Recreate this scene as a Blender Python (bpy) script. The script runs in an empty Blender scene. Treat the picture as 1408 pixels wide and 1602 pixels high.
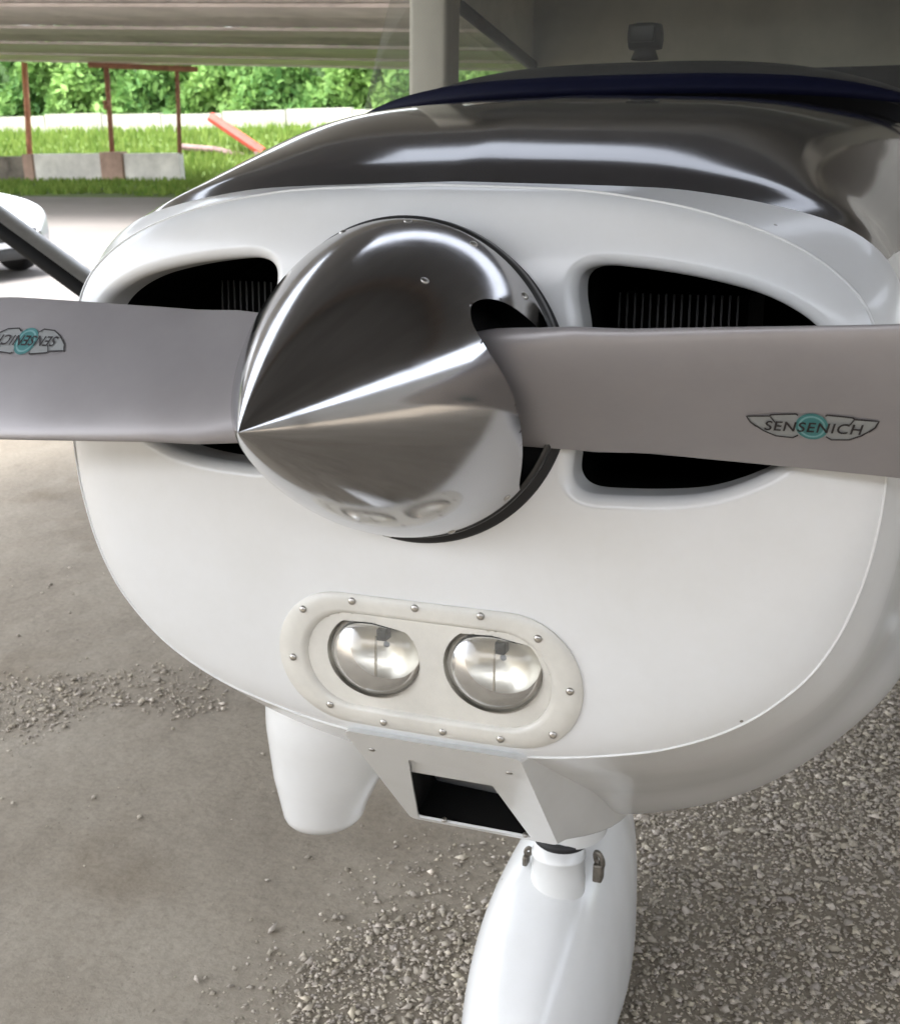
import bpy, math, random
import numpy as np
from mathutils import Matrix, Vector

random.seed(7)
rng = np.random.default_rng(7)
R = math.radians
scene = bpy.context.scene
col = scene.collection

# ------------------------------------------------------------------ camera, sky, sun, exposure
H = 1.36                      # height of the propeller axis above the ground
AL = 0.0849                   # the parked aeroplane sits slightly nose-up
CAM = Vector((0.47764, -1.14698, 0.26401 + H))
YAW, PITCH, ROLL = 0.358649, 0.313723, -0.019704
F = Vector((-math.sin(YAW) * math.cos(PITCH), math.cos(YAW) * math.cos(PITCH), -math.sin(PITCH)))
RR = Vector((math.cos(YAW), math.sin(YAW), 0))
UU = RR.cross(F)
R2 = RR * math.cos(ROLL) + UU * math.sin(ROLL)
U2 = -RR * math.sin(ROLL) + UU * math.cos(ROLL)
cd = bpy.data.cameras.new('camera')
cam = bpy.data.objects.new('camera', cd)
col.objects.link(cam)
m = Matrix((R2, U2, -F)).transposed().to_4x4()
m.translation = CAM
cam.matrix_world = m
cd.sensor_fit = 'HORIZONTAL'
cd.sensor_width = 36
cd.lens = 1907.94 / 1408 * 36
cd.clip_start = 0.02
cd.clip_end = 600
cd.dof.use_dof = True
cd.dof.focus_distance = 1.35
cd.dof.aperture_fstop = 16
scene.camera = cam

SUN_EL, SUN_AZ = R(60), R(196)
world = bpy.data.worlds.new('World')
scene.world = world
world.use_nodes = True
wn, wl = world.node_tree.nodes, world.node_tree.links
wn.clear()
sky = wn.new('ShaderNodeTexSky')
sky.sky_type = 'NISHITA'
sky.sun_disc = False
sky.sun_elevation = SUN_EL
sky.sun_rotation = SUN_AZ
sky.air_density = 1.0
sky.dust_density = 3.0
sky.ozone_density = 1.0
hs = wn.new('ShaderNodeHueSaturation')
hs.inputs['Saturation'].default_value = 0.32     # overcast: almost grey
bg = wn.new('ShaderNodeBackground')
bg.inputs['Strength'].default_value = 0.15
wo = wn.new('ShaderNodeOutputWorld')
wl.new(sky.outputs[0], hs.inputs['Color'])
wl.new(hs.outputs[0], bg.inputs['Color'])
wl.new(bg.outputs[0], wo.inputs['Surface'])

sd_ = bpy.data.lights.new('sun', 'SUN')
sd_.energy = 0.6
sd_.angle = R(24)
sd_.color = (1.0, 0.985, 0.965)
sun = bpy.data.objects.new('sun', sd_)
col.objects.link(sun)
sdir = Vector((math.sin(SUN_AZ) * math.cos(SUN_EL), math.cos(SUN_AZ) * math.cos(SUN_EL), math.sin(SUN_EL)))
sun.rotation_euler = sdir.to_track_quat('Z', 'Y').to_euler()

vs = scene.view_settings
vs.view_transform = 'Standard'
vs.look = 'None'
vs.exposure = 2.72
vs.gamma = 1.0
scene.cycles.max_bounces = 6
scene.cycles.diffuse_bounces = 3
scene.cycles.transparent_max_bounces = 6
scene.cycles.use_denoising = True
scene.cycles.use_adaptive_sampling = True
scene.cycles.adaptive_threshold = 0.02
scene.cycles.caustics_reflective = False
scene.cycles.caustics_refractive = False


# ------------------------------------------------------------------ materials
def new_mat(name):
    ma = bpy.data.materials.new(name)
    ma.use_nodes = True
    nt = ma.node_tree
    return ma, nt.nodes, nt.links, nt.nodes['Principled BSDF']


def mat(name, c, rough=0.5, metal=0.0, coat=0.0, var=0.0, scale=8.0, bump=0.0, bscale=60.0, spec=0.5, rvar=0.0, detail=6.0):
    ma, n, l, b = new_mat(name)
    b.inputs['Base Color'].default_value = (*c, 1)
    b.inputs['Roughness'].default_value = rough
    b.inputs['Metallic'].default_value = metal
    b.inputs['Coat Weight'].default_value = coat
    b.inputs['Coat Roughness'].default_value = rough * 0.7
    b.inputs['Specular IOR Level'].default_value = spec
    tc = n.new('ShaderNodeTexCoord')
    if var or rvar:
        nz = n.new('ShaderNodeTexNoise')
        nz.inputs['Scale'].default_value = scale
        nz.inputs['Detail'].default_value = detail
        nz.inputs['Roughness'].default_value = 0.65
        l.new(tc.outputs['Object'], nz.inputs['Vector'])
        if var:
            rp = n.new('ShaderNodeMapRange')
            rp.inputs['From Min'].default_value = 0.3
            rp.inputs['From Max'].default_value = 0.7
            rp.inputs['To Min'].default_value = 1 - var
            rp.inputs['To Max'].default_value = 1 + var * 0.6
            l.new(nz.outputs['Fac'], rp.inputs['Value'])
            mx = n.new('ShaderNodeVectorMath')
            mx.operation = 'SCALE'
            mx.inputs[0].default_value = c
            l.new(rp.outputs[0], mx.inputs['Scale'])
            l.new(mx.outputs[0], b.inputs['Base Color'])
        if rvar:
            rq = n.new('ShaderNodeMapRange')
            rq.inputs['From Min'].default_value = 0.3
            rq.inputs['From Max'].default_value = 0.7
            rq.inputs['To Min'].default_value = max(0, rough - rvar)
            rq.inputs['To Max'].default_value = rough + rvar
            l.new(nz.outputs['Fac'], rq.inputs['Value'])
            l.new(rq.outputs[0], b.inputs['Roughness'])
    if bump:
        bz = n.new('ShaderNodeTexNoise')
        bz.inputs['Scale'].default_value = bscale
        bz.inputs['Detail'].default_value = 5
        l.new(tc.outputs['Object'], bz.inputs['Vector'])
        bp = n.new('ShaderNodeBump')
        bp.inputs['Strength'].default_value = bump
        bp.inputs['Distance'].default_value = 0.01
        l.new(bz.outputs['Fac'], bp.inputs['Height'])
        l.new(bp.outputs[0], b.inputs['Normal'])
    return ma


def glass_mat(name, tint=(0.9, 0.93, 0.9), strength=1.0, frost=0.0, haze=0.0):
    ma, n, l, b = new_mat(name)
    n.remove(b)
    tr = n.new('ShaderNodeBsdfTransparent')
    tr.inputs['Color'].default_value = (*tint, 1)
    gl = n.new('ShaderNodeBsdfGlossy')
    gl.inputs['Roughness'].default_value = frost
    fr = n.new('ShaderNodeFresnel')
    fr.inputs['IOR'].default_value = 1.5
    mm = n.new('ShaderNodeMath')
    mm.operation = 'MULTIPLY'
    mm.use_clamp = True
    mm.inputs[1].default_value = strength
    mx = n.new('ShaderNodeMixShader')
    l.new(fr.outputs[0], mm.inputs[0])
    l.new(mm.outputs[0], mx.inputs['Fac'])
    l.new(tr.outputs[0], mx.inputs[1])
    l.new(gl.outputs[0], mx.inputs[2])
    out = mx.outputs[0]
    if haze:  # pale diffuse layer puts a haze into the glass colour
        df = n.new('ShaderNodeBsdfDiffuse')
        df.inputs['Color'].default_value = (0.75, 0.74, 0.68, 1)
        tc = n.new('ShaderNodeTexCoord')
        nz = n.new('ShaderNodeTexNoise')
        nz.inputs['Scale'].default_value = 4
        nz.inputs['Detail'].default_value = 4
        l.new(tc.outputs['Object'], nz.inputs['Vector'])
        mr = n.new('ShaderNodeMapRange')
        mr.inputs['To Min'].default_value = haze * 0.5
        mr.inputs['To Max'].default_value = haze * 1.5
        l.new(nz.outputs['Fac'], mr.inputs['Value'])
        m2 = n.new('ShaderNodeMixShader')
        l.new(mr.outputs[0], m2.inputs['Fac'])
        l.new(out, m2.inputs[1])
        l.new(df.outputs[0], m2.inputs[2])
        out = m2.outputs[0]
    l.new(out, n['Material Output'].inputs['Surface'])
    return ma


def attr_mat(name, attr, rough=0.9, trans=0.0):
    ma, n, l, b = new_mat(name)
    a = n.new('ShaderNodeAttribute')
    a.attribute_name = attr
    l.new(a.outputs['Color'], b.inputs['Base Color'])
    b.inputs['Roughness'].default_value = rough
    b.inputs['Specular IOR Level'].default_value = 0.25
    if trans:
        tr = n.new('ShaderNodeBsdfTranslucent')
        l.new(a.outputs['Color'], tr.inputs['Color'])
        mx = n.new('ShaderNodeMixShader')
        mx.inputs['Fac'].default_value = trans
        l.new(b.outputs[0], mx.inputs[1])
        l.new(tr.outputs[0], mx.inputs[2])
        l.new(mx.outputs[0], n['Material Output'].inputs['Surface'])
    return ma


def paint_white(name, c=(0.77, 0.775, 0.77), rough=0.22, specks=True):
    """white gel-coat with a little road film and a few stone chips"""
    ma, n, l, b = new_mat(name)
    tc = n.new('ShaderNodeTexCoord')
    nz = n.new('ShaderNodeTexNoise')
    nz.inputs['Scale'].default_value = 5
    nz.inputs['Detail'].default_value = 7
    nz.inputs['Roughness'].default_value = 0.7
    l.new(tc.outputs['Object'], nz.inputs['Vector'])
    rp = n.new('ShaderNodeValToRGB')
    rp.color_ramp.elements[0].position = 0.3
    rp.color_ramp.elements[0].color = (c[0] * 0.94, c[1] * 0.935, c[2] * 0.92, 1)
    rp.color_ramp.elements[1].position = 0.62
    rp.color_ramp.elements[1].color = (*c, 1)
    l.new(nz.outputs['Fac'], rp.inputs['Fac'])
    out = rp.outputs[0]
    if specks:
        vo = n.new('ShaderNodeTexVoronoi')
        vo.inputs['Scale'].default_value = 13
        vo.inputs['Randomness'].default_value = 1
        l.new(tc.outputs['Object'], vo.inputs['Vector'])
        lt = n.new('ShaderNodeMath')
        lt.operation = 'LESS_THAN'
        lt.inputs[1].default_value = 0.026
        l.new(vo.outputs['Distance'], lt.inputs[0])
        # keep only some of the cells
        sp = n.new('ShaderNodeSeparateColor')
        l.new(vo.outputs['Color'], sp.inputs[0])
        gt = n.new('ShaderNodeMath')
        gt.operation = 'GREATER_THAN'
        gt.inputs[1].default_value = 0.55
        l.new(sp.outputs[0], gt.inputs[0])
        mu = n.new('ShaderNodeMath')
        mu.operation = 'MULTIPLY'
        l.new(lt.outputs[0], mu.inputs[0])
        l.new(gt.outputs[0], mu.inputs[1])
        mx = n.new('ShaderNodeMix')
        mx.data_type = 'RGBA'
        mx.inputs['B'].default_value = (0.22, 0.2, 0.17, 1)
        l.new(mu.outputs[0], mx.inputs['Factor'])
        l.new(out, mx.inputs['A'])
        out = mx.outputs['Result']
    l.new(out, b.inputs['Base Color'])
    b.inputs['Roughness'].default_value = rough
    wv = n.new('ShaderNodeTexNoise')
    wv.inputs['Scale'].default_value = 3.5
    wv.inputs['Detail'].default_value = 2
    l.new(tc.outputs['Object'], wv.inputs['Vector'])
    wb = n.new('ShaderNodeBump')
    wb.inputs['Strength'].default_value = 0.12
    wb.inputs['Distance'].default_value = 0.02
    l.new(wv.outputs['Fac'], wb.inputs['Height'])
    l.new(wb.outputs[0], b.inputs['Normal'])
    l.new(wb.outputs[0], b.inputs['Coat Normal'])
    b.inputs['Coat Weight'].default_value = 0.25
    b.inputs['Coat Roughness'].default_value = 0.08
    return ma


M = {}
M['white'] = paint_white('white_gelcoat')
M['white_plain'] = paint_white('white_enamel', (0.76, 0.765, 0.755), 0.25, False)
M['cream'] = mat('cream_plate', (0.72, 0.70, 0.64), 0.35, coat=0.2, var=0.12, scale=14)
M['black_gloss'] = mat('black_gloss_paint', (0.026, 0.024, 0.025), 0.11, coat=0.6, rvar=0.02, scale=3)
M['spinner'] = mat('polished_spinner', (0.47, 0.465, 0.47), 0.12, metal=1.0, rvar=0.03, scale=22)
M['blade'] = mat('grey_blade_paint', (0.33, 0.312, 0.315), 0.40, metal=0.3, var=0.08, scale=9, rvar=0.05)
M['black'] = mat('soot_black', (0.006, 0.006, 0.006), 0.7, spec=0.2)  # near-black colour puts the darkness of the openings into ducts and hub
M['rubber'] = mat('black_rubber', (0.015, 0.015, 0.016), 0.6)
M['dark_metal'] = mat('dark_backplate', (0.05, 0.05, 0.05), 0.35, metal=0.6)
M['fin'] = mat('engine_fin', (0.028, 0.027, 0.026), 0.5, metal=0.6)
M['steel'] = mat('steel', (0.45, 0.43, 0.40), 0.3, metal=1.0)
M['dirty_steel'] = mat('dirty_steel', (0.22, 0.2, 0.17), 0.5, metal=0.8, var=0.4, scale=60)
M['silver'] = mat('lamp_reflector', (0.88, 0.87, 0.84), 0.33, metal=1.0, bump=0.05, bscale=120)
M['lens'] = glass_mat('lamp_lens', (0.90, 0.89, 0.85), 1.3, 0.14, 0.14)
M['navy'] = mat('navy_trim', (0.003, 0.004, 0.018), 0.65, spec=0.15)
M['dash'] = mat('dash_fabric', (0.008, 0.010, 0.016), 0.8, var=0.2, scale=20)
M['cabin'] = mat('cabin_lining', (0.62, 0.60, 0.53), 0.85, var=0.15, scale=5)
M['beige'] = mat('beige_post', (0.60, 0.565, 0.49), 0.5, var=0.08, scale=6)
M['glass'] = glass_mat('windscreen_glass', (0.80, 0.81, 0.76), 1.2, 0.0, 0.06)  # haze stands in for light reflected off the screen
M['car_glass_dark'] = mat('instrument_face', (0.01, 0.01, 0.012), 0.3)
M['strut'] = mat('strut_black', (0.010, 0.010, 0.010), 0.75, spec=0.12)
M['alu'] = mat('strut_aluminium', (0.42, 0.42, 0.41), 0.45, metal=0.7, var=0.15, scale=30)  # pale tone of the strut's lit top put into the colour
M['wing_grey'] = mat('wing_grey', (0.30, 0.30, 0.29), 0.4, var=0.08, scale=2)
M['teal'] = mat('decal_teal', (0.05, 0.19, 0.19), 0.5)
M['teal_light'] = mat('decal_teal_light', (0.16, 0.33, 0.33), 0.5)
M['decal_dark'] = mat('decal_dark', (0.022, 0.017, 0.018), 0.5)
M['decal_grey'] = mat('decal_grey', (0.27, 0.28, 0.275), 0.5)


# ------------------------------------------------------------------ mesh helpers
def raw_mesh(name, v, faces, smooth=True):
    me = bpy.data.meshes.new(name)
    v = np.asarray(v, np.float32)
    if isinstance(faces, np.ndarray):
        k = faces.shape[1]
        nf = len(faces)
        me.vertices.add(len(v))
        me.vertices.foreach_set('co', v.ravel())
        me.loops.add(nf * k)
        me.loops.foreach_set('vertex_index', faces.astype(np.int32).ravel())
        me.polygons.add(nf)
        me.polygons.foreach_set('loop_start', np.arange(0, nf * k, k, dtype=np.int32))
        me.update(calc_edges=True)
        me.validate()
    else:
        me.from_pydata([tuple(map(float, p)) for p in v], [], [tuple(int(i) for i in f) for f in faces])
        me.update()
    if smooth:
        me.polygons.foreach_set('use_smooth', np.ones(len(me.polygons), bool))
    return me


def link(name, me, material, parent=None):
    o = bpy.data.objects.new(name, me)
    col.objects.link(o)
    if material is not None and len(me.materials) == 0:
        me.materials.append(material)
    if parent is not None:
        o.parent = parent
    return o


def obj(name, v, faces, material, parent=None, smooth=True):
    return link(name, raw_mesh(name, v, faces, smooth), material, parent)


def tag(o, label=None, cat=None, group=None, kind=None):
    if label:
        o['label'] = label
    if cat:
        o['category'] = cat
    if group:
        o['group'] = group
    if kind:
        o['kind'] = kind
    return o


def empty(name, loc=(0, 0, 0), rot=(0, 0, 0)):
    o = bpy.data.objects.new(name, None)
    o.location = loc
    o.rotation_euler = rot
    o.empty_display_size = 0.1
    col.objects.link(o)
    return o


def grid_faces(nu, nv, wrap_u=False, wrap_v=False):
    iu = np.arange(nu if wrap_u else nu - 1)
    iv = np.arange(nv if wrap_v else nv - 1)
    a, b = np.meshgrid(iu, iv, indexing='ij')
    a2, b2 = (a + 1) % nu, (b + 1) % nv
    return np.stack([a * nv + b, a2 * nv + b, a2 * nv + b2, a * nv + b2], -1).reshape(-1, 4)


def catmull(pts, n=12, closed=False):
    p = np.asarray(pts, float)
    N = len(p)
    out = []
    rng_ = range(N if closed else N - 1)
    for i in rng_:
        if closed:
            p0, p1, p2, p3 = p[(i - 1) % N], p[i], p[(i + 1) % N], p[(i + 2) % N]
        else:
            p1, p2 = p[i], p[i + 1]
            p0 = p[i - 1] if i > 0 else 2 * p1 - p2
            p3 = p[i + 2] if i + 2 < N else 2 * p2 - p1
        for t in np.linspace(0, 1, n, endpoint=False):
            out.append(0.5 * (2 * p1 + (p2 - p0) * t + (2 * p0 - 5 * p1 + 4 * p2 - p3) * t * t + (3 * p1 - p0 - 3 * p2 + p3) * t ** 3))
    if not closed:
        out.append(p[-1])
    return np.array(out)


def resample(p, n, closed=True):
    q = np.vstack([p, p[:1]]) if closed else p
    d = np.r_[0, np.cumsum(np.hypot(*np.diff(q[:, :2], axis=0).T))]
    t = np.linspace(0, d[-1], n, endpoint=not closed)
    return np.stack([np.interp(t, d, q[:, k]) for k in range(q.shape[1])], 1)


def pchip(x, y, xq):
    """monotone cubic interpolation, y may be 2-D (len(x), k)"""
    x = np.asarray(x, float)
    y = np.asarray(y, float)
    if y.ndim == 1:
        y = y[:, None]
    hh = np.diff(x)[:, None]
    dl = np.diff(y, axis=0) / hh
    if len(x) == 2:
        return y[0] + (y[1] - y[0]) * ((xq - x[0]) / (x[1] - x[0]))[:, None]
    mm = np.zeros_like(y)
    w1 = 2 * hh[1:] + hh[:-1]
    w2 = hh[1:] + 2 * hh[:-1]
    same = dl[:-1] * dl[1:] > 0
    with np.errstate(divide='ignore', invalid='ignore'):
        hm = (w1 + w2) / (w1 / dl[:-1] + w2 / dl[1:])
    mm[1:-1] = np.where(same, hm, 0)
    mm[0], mm[-1] = dl[0], dl[-1]
    i = np.clip(np.searchsorted(x, xq) - 1, 0, len(x) - 2)
    t = ((xq - x[i]) / hh[i, 0])[:, None]
    h00 = 2 * t ** 3 - 3 * t ** 2 + 1
    h10 = t ** 3 - 2 * t ** 2 + t
    h01 = -2 * t ** 3 + 3 * t ** 2
    h11 = t ** 3 - t ** 2
    return h00 * y[i] + h10 * hh[i] * mm[i] + h01 * y[i + 1] + h11 * hh[i] * mm[i + 1]


def poly_sd(P, Q):
    """signed distance of points P (n,2) to closed polygon Q (m,2), negative inside, and gradient"""
    a = Q
    b = np.roll(Q, -1, 0)
    best = np.full(len(P), 1e9)
    near = np.zeros_like(P)
    inside = np.zeros(len(P), bool)
    for s in range(0, len(P), 20000):
        p = P[s:s + 20000]
        ab = b - a
        t = np.clip(((p[:, None] - a) * ab).sum(-1) / (ab * ab).sum(-1), 0, 1)
        c = a + ab * t[..., None]
        d = np.hypot(p[:, None, 0] - c[..., 0], p[:, None, 1] - c[..., 1])
        k = d.argmin(1)
        r = np.arange(len(p))
        best[s:s + 20000] = d[r, k]
        near[s:s + 20000] = c[r, k]
        y0, y1 = a[:, 1], b[:, 1]
        cond = (y0 > p[:, 1:2]) != (y1 > p[:, 1:2])
        with np.errstate(divide='ignore', invalid='ignore'):
            xi = a[:, 0] + (p[:, 1:2] - y0) / (y1 - y0) * (b[:, 0] - a[:, 0])
        inside[s:s + 20000] = (np.sum(cond & (p[:, 0:1] < xi), 1) % 2) == 1
    return np.where(inside, -best, best), near


def tube(path, r, n=10, cap=True, r2=None):
    path = [Vector(p) for p in path]
    V, Fc = [], []
    N = len(path)
    up = Vector((0, 0, 1))
    prev = None
    for i, p in enumerate(path):
        d = (path[min(i + 1, N - 1)] - path[max(i - 1, 0)]).normalized()
        if prev is None:
            a = d.cross(up if abs(d.z) < 0.9 else Vector((1, 0, 0))).normalized()
        else:
            a = (prev - d * prev.dot(d)).normalized()
        prev = a
        b = d.cross(a)
        rad = r if r2 is None else r + (r2 - r) * i / max(1, N - 1)
        for k in range(n):
            t = 2 * math.pi * k / n
            V.append(p + a * rad * math.cos(t) + b * rad * math.sin(t))
    for i in range(N - 1):
        for k in range(n):
            Fc.append((i * n + k, i * n + (k + 1) % n, (i + 1) * n + (k + 1) % n, (i + 1) * n + k))
    if cap:
        Fc.append(tuple(range(n - 1, -1, -1)))
        Fc.append(tuple((N - 1) * n + k for k in range(n)))
    return V, Fc


def box(x0, x1, y0, y1, z0, z1, bev=0.0):
    """box with chamfered edges"""
    if bev <= 0:
        V = [(x, y, z) for x in (x0, x1) for y in (y0, y1) for z in (z0, z1)]
        Fc = [(0, 1, 3, 2), (4, 6, 7, 5), (0, 4, 5, 1), (2, 3, 7, 6), (0, 2, 6, 4), (1, 5, 7, 3)]
        return V, Fc
    import bmesh
    bm = bmesh.new()
    vs_ = [bm.verts.new((x, y, z)) for x in (x0, x1) for y in (y0, y1) for z in (z0, z1)]
    for f in [(0, 1, 3, 2), (4, 6, 7, 5), (0, 4, 5, 1), (2, 3, 7, 6), (0, 2, 6, 4), (1, 5, 7, 3)]:
        bm.faces.new([vs_[i] for i in f])
    bmesh.ops.recalc_face_normals(bm, faces=bm.faces[:])
    bmesh.ops.bevel(bm, geom=bm.edges[:], offset=bev, segments=2, affect='EDGES', profile=0.7)
    V = [tuple(v.co) for v in bm.verts]
    bm.verts.index_update()
    Fc = [tuple(v.index for v in f.verts) for f in bm.faces]
    bm.free()
    return V, Fc


def merge(parts):
    V, Fc = [], []
    for v, f in parts:
        o = len(V)
        V += [tuple(p) for p in v]
        Fc += [tuple(i + o for i in q) for q in f]
    return V, Fc


def lathe(prof, n=48, axis_pt=(0, 0, 0), axis='y', closed_end=True):
    """prof: list of (r, s); s along the axis"""
    V, Fc = [], []
    for r, s in prof:
        for k in range(n):
            t = 2 * math.pi * k / n
            if axis == 'y':
                V.append((axis_pt[0] + r * math.cos(t), axis_pt[1] + s, axis_pt[2] + r * math.sin(t)))
            else:
                V.append((axis_pt[0] + r * math.cos(t), axis_pt[1] + r * math.sin(t), axis_pt[2] + s))
    for i in range(len(prof) - 1):
        for k in range(n):
            Fc.append((i * n + k, i * n + (k + 1) % n, (i + 1) * n + (k + 1) % n, (i + 1) * n + k))
    return V, Fc


# ================================================================== GROUND AND SURROUNDINGS
def ground_material():
    ma, n, l, b = new_mat('packed_dirt')
    tc = n.new('ShaderNodeTexCoord')

    def noise(scale, detail=6, rough=0.6, vec=None):
        z = n.new('ShaderNodeTexNoise')
        z.inputs['Scale'].default_value = scale
        z.inputs['Detail'].default_value = detail
        z.inputs['Roughness'].default_value = rough
        l.new(vec or tc.outputs['Object'], z.inputs['Vector'])
        return z.outputs['Fac']

    def ramp(fac, stops):
        r = n.new('ShaderNodeValToRGB')
        e = r.color_ramp.elements
        e[0].position, e[0].color = stops[0][0], (*stops[0][1], 1)
        e[1].position, e[1].color = stops[-1][0], (*stops[-1][1], 1)
        for p, c in stops[1:-1]:
            x = e.new(p)
            x.color = (*c, 1)
        l.new(fac, r.inputs['Fac'])
        return r.outputs[0]

    def mix(f, a, bb, mode='MIX'):
        x = n.new('ShaderNodeMix')
        x.data_type = 'RGBA'
        x.blend_type = mode
        if isinstance(f, float):
            x.inputs['Factor'].default_value = f
        else:
            l.new(f, x.inputs['Factor'])
        l.new(a, x.inputs['A'])
        l.new(bb, x.inputs['B'])
        return x.outputs['Result']
    base = ramp(noise(1.3, 5, 0.62), [(0.3, (0.215, 0.185, 0.145)), (0.5, (0.275, 0.24, 0.19)), (0.7, (0.32, 0.285, 0.23))])
    fine = ramp(noise(55, 4, 0.75), [(0.28, (0.72, 0.71, 0.69)), (0.55, (1, 1, 1)), (0.75, (1.12, 1.12, 1.1))])
    c = mix(0.8, base, fine, 'MULTIPLY')
    # darker damp-looking stains with their own shape
    st = ramp(noise(2.1, 3, 0.55), [(0.56, (1, 1, 1)), (0.72, (0.74, 0.7, 0.65))])
    c = mix(0.8, c, st, 'MULTIPLY')
    # scattered grit
    vo = n.new('ShaderNodeTexVoronoi')
    vo.inputs['Scale'].default_value = 42
    l.new(tc.outputs['Object'], vo.inputs['Vector'])
    g = ramp(vo.outputs['Distance'], [(0.05, (0.45, 0.42, 0.38)), (0.11, (1, 1, 1))])
    gm = ramp(noise(3.3, 2), [(0.5, (0, 0, 0)), (0.62, (1, 1, 1))])
    c = mix(gm, c, mix(1.0, c, g, 'MULTIPLY'))
    l.new(c, b.inputs['Base Color'])
    b.inputs['Roughness'].default_value = 0.92
    b.inputs['Specular IOR Level'].default_value = 0.2
    bp = n.new('ShaderNodeBump')
    bp.inputs['Strength'].default_value = 0.45
    bp.inputs['Distance'].default_value = 0.006
    l.new(noise(70, 3, 0.7), bp.inputs['Height'])
    bp2 = n.new('ShaderNodeBump')
    bp2.inputs['Strength'].default_value = 0.5
    bp2.inputs['Distance'].default_value = 0.03
    l.new(noise(6, 2), bp2.inputs['Height'])
    l.new(bp2.outputs[0], bp.inputs['Normal'])
    l.new(bp.outputs[0], b.inputs['Normal'])
    return ma


M['dirt'] = ground_material()
M['concrete'] = mat('pale_concrete', (0.225, 0.208, 0.194), 0.9, var=0.14, scale=0.5, bump=0.2, bscale=14)
M['soil_grass'] = mat('grassy_soil', (0.12, 0.18, 0.04), 0.95, var=0.3, scale=1.6, bump=0.4, bscale=9)

tag(obj('ground', [(-160, -60, 0), (120, -60, 0), (120, 260, 0), (-160, 260, 0)], [(0, 1, 2, 3)], M['dirt'], smooth=False), kind='structure')
V = []
xs = np.linspace(-70, 60, 90)
for x in xs:
    V.append((x, 7.6 + 0.35 * math.sin(x * 0.7) + 0.2 * math.sin(x * 2.3), 0.004))
for x in xs[::-1]:
    V.append((x, 23.4 + 0.25 * math.sin(x * 0.9 + 1), 0.004))
tag(obj('concrete_road', V, [tuple(range(len(V)))], M['concrete'], smooth=False), kind='structure')


def bank_z(x, y):
    """terrain height behind the road: flat verge, then a low bank"""
    t = np.clip((y - 31.5) / 6.5, 0, 1)
    return 0.008 + 1.30 * t * t * (3 - 2 * t)


gx = np.linspace(-75, 40, 116)
gy = np.r_[np.linspace(23.2, 40, 60), np.linspace(41, 90, 12)]
X, Y = np.meshgrid(gx, gy, indexing='ij')
Z = bank_z(X, Y) + 0.03 * np.sin(X * 1.7 + Y) * np.clip((Y - 24) / 3, 0, 1)
Z[:, 0] = -0.02
tag(obj('grass_bank', np.stack([X, Y, Z], -1).reshape(-1, 3), grid_faces(len(gx), len(gy)), M['soil_grass']), kind='structure')

# ---- grass blades on the verge and the bank (one mass)
NG = 26000
gxp = rng.uniform(-34, -8, NG)
gyp = 23.6 + rng.random(NG) ** 0.8 * 14.2
ok = (gyp > 24 + 0.5 * np.sin(gxp * 1.3))
gxp, gyp = gxp[ok], gyp[ok]
NG = len(gxp)
hgt = rng.uniform(0.06, 0.2, NG) * np.where(gyp > 31, 1.8, 1.0)
ang = rng.uniform(0, math.pi * 2, NG)
wid = rng.uniform(0.03, 0.07, NG)
dx, dy = np.cos(ang) * wid, np.sin(ang) * wid
zb = bank_z(gxp, gyp)
lean = rng.normal(0, 0.05, (NG, 2))
v0 = np.stack([gxp - dx, gyp - dy, zb - 0.02], 1)
v1 = np.stack([gxp + dx, gyp + dy, zb - 0.02], 1)
v2 = np.stack([gxp + lean[:, 0], gyp + lean[:, 1], zb + hgt], 1)
VV = np.stack([v0, v1, v2], 1).reshape(-1, 3)
me = raw_mesh('grass', VV, np.arange(NG * 3).reshape(-1, 3), False)
ca = me.color_attributes.new('tint', 'FLOAT_COLOR', 'POINT')
tn = rng.random(NG)
base = np.stack([0.13 + 0.10 * tn, 0.22 + 0.09 * tn, 0.04 + 0.03 * tn, np.ones(NG)], 1)
ca.data.foreach_set('color', np.repeat(base, 3, 0).astype(np.float32).ravel())
M['grass'] = attr_mat('grass_blades', 'tint', 0.9, 0.35)
tag(link('grass', me, M['grass']), 'short bright green grass on the verge and bank beyond the road', 'grass', kind='stuff')

# ---- white boundary wall on top of the bank
M['fence_wall'] = mat('whitewashed_wall', (0.36, 0.355, 0.30), 0.9, var=0.3, scale=0.7, bump=0.2, bscale=6)
w = empty('boundary_wall', (-20, 38.2, 1.28))
tag(w, 'long low whitewashed boundary wall below the hedge', 'wall')
for i in range(26):
    x0 = -40 + i * 2.5
    v, f = box(x0 + 0.02, x0 + 2.48, 0, 0.2, -0.3, 0.66 + 0.05 * math.sin(i * 1.7), 0.015)
    obj('wall_panel', v, f, M['fence_wall'], w, False)

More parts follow.
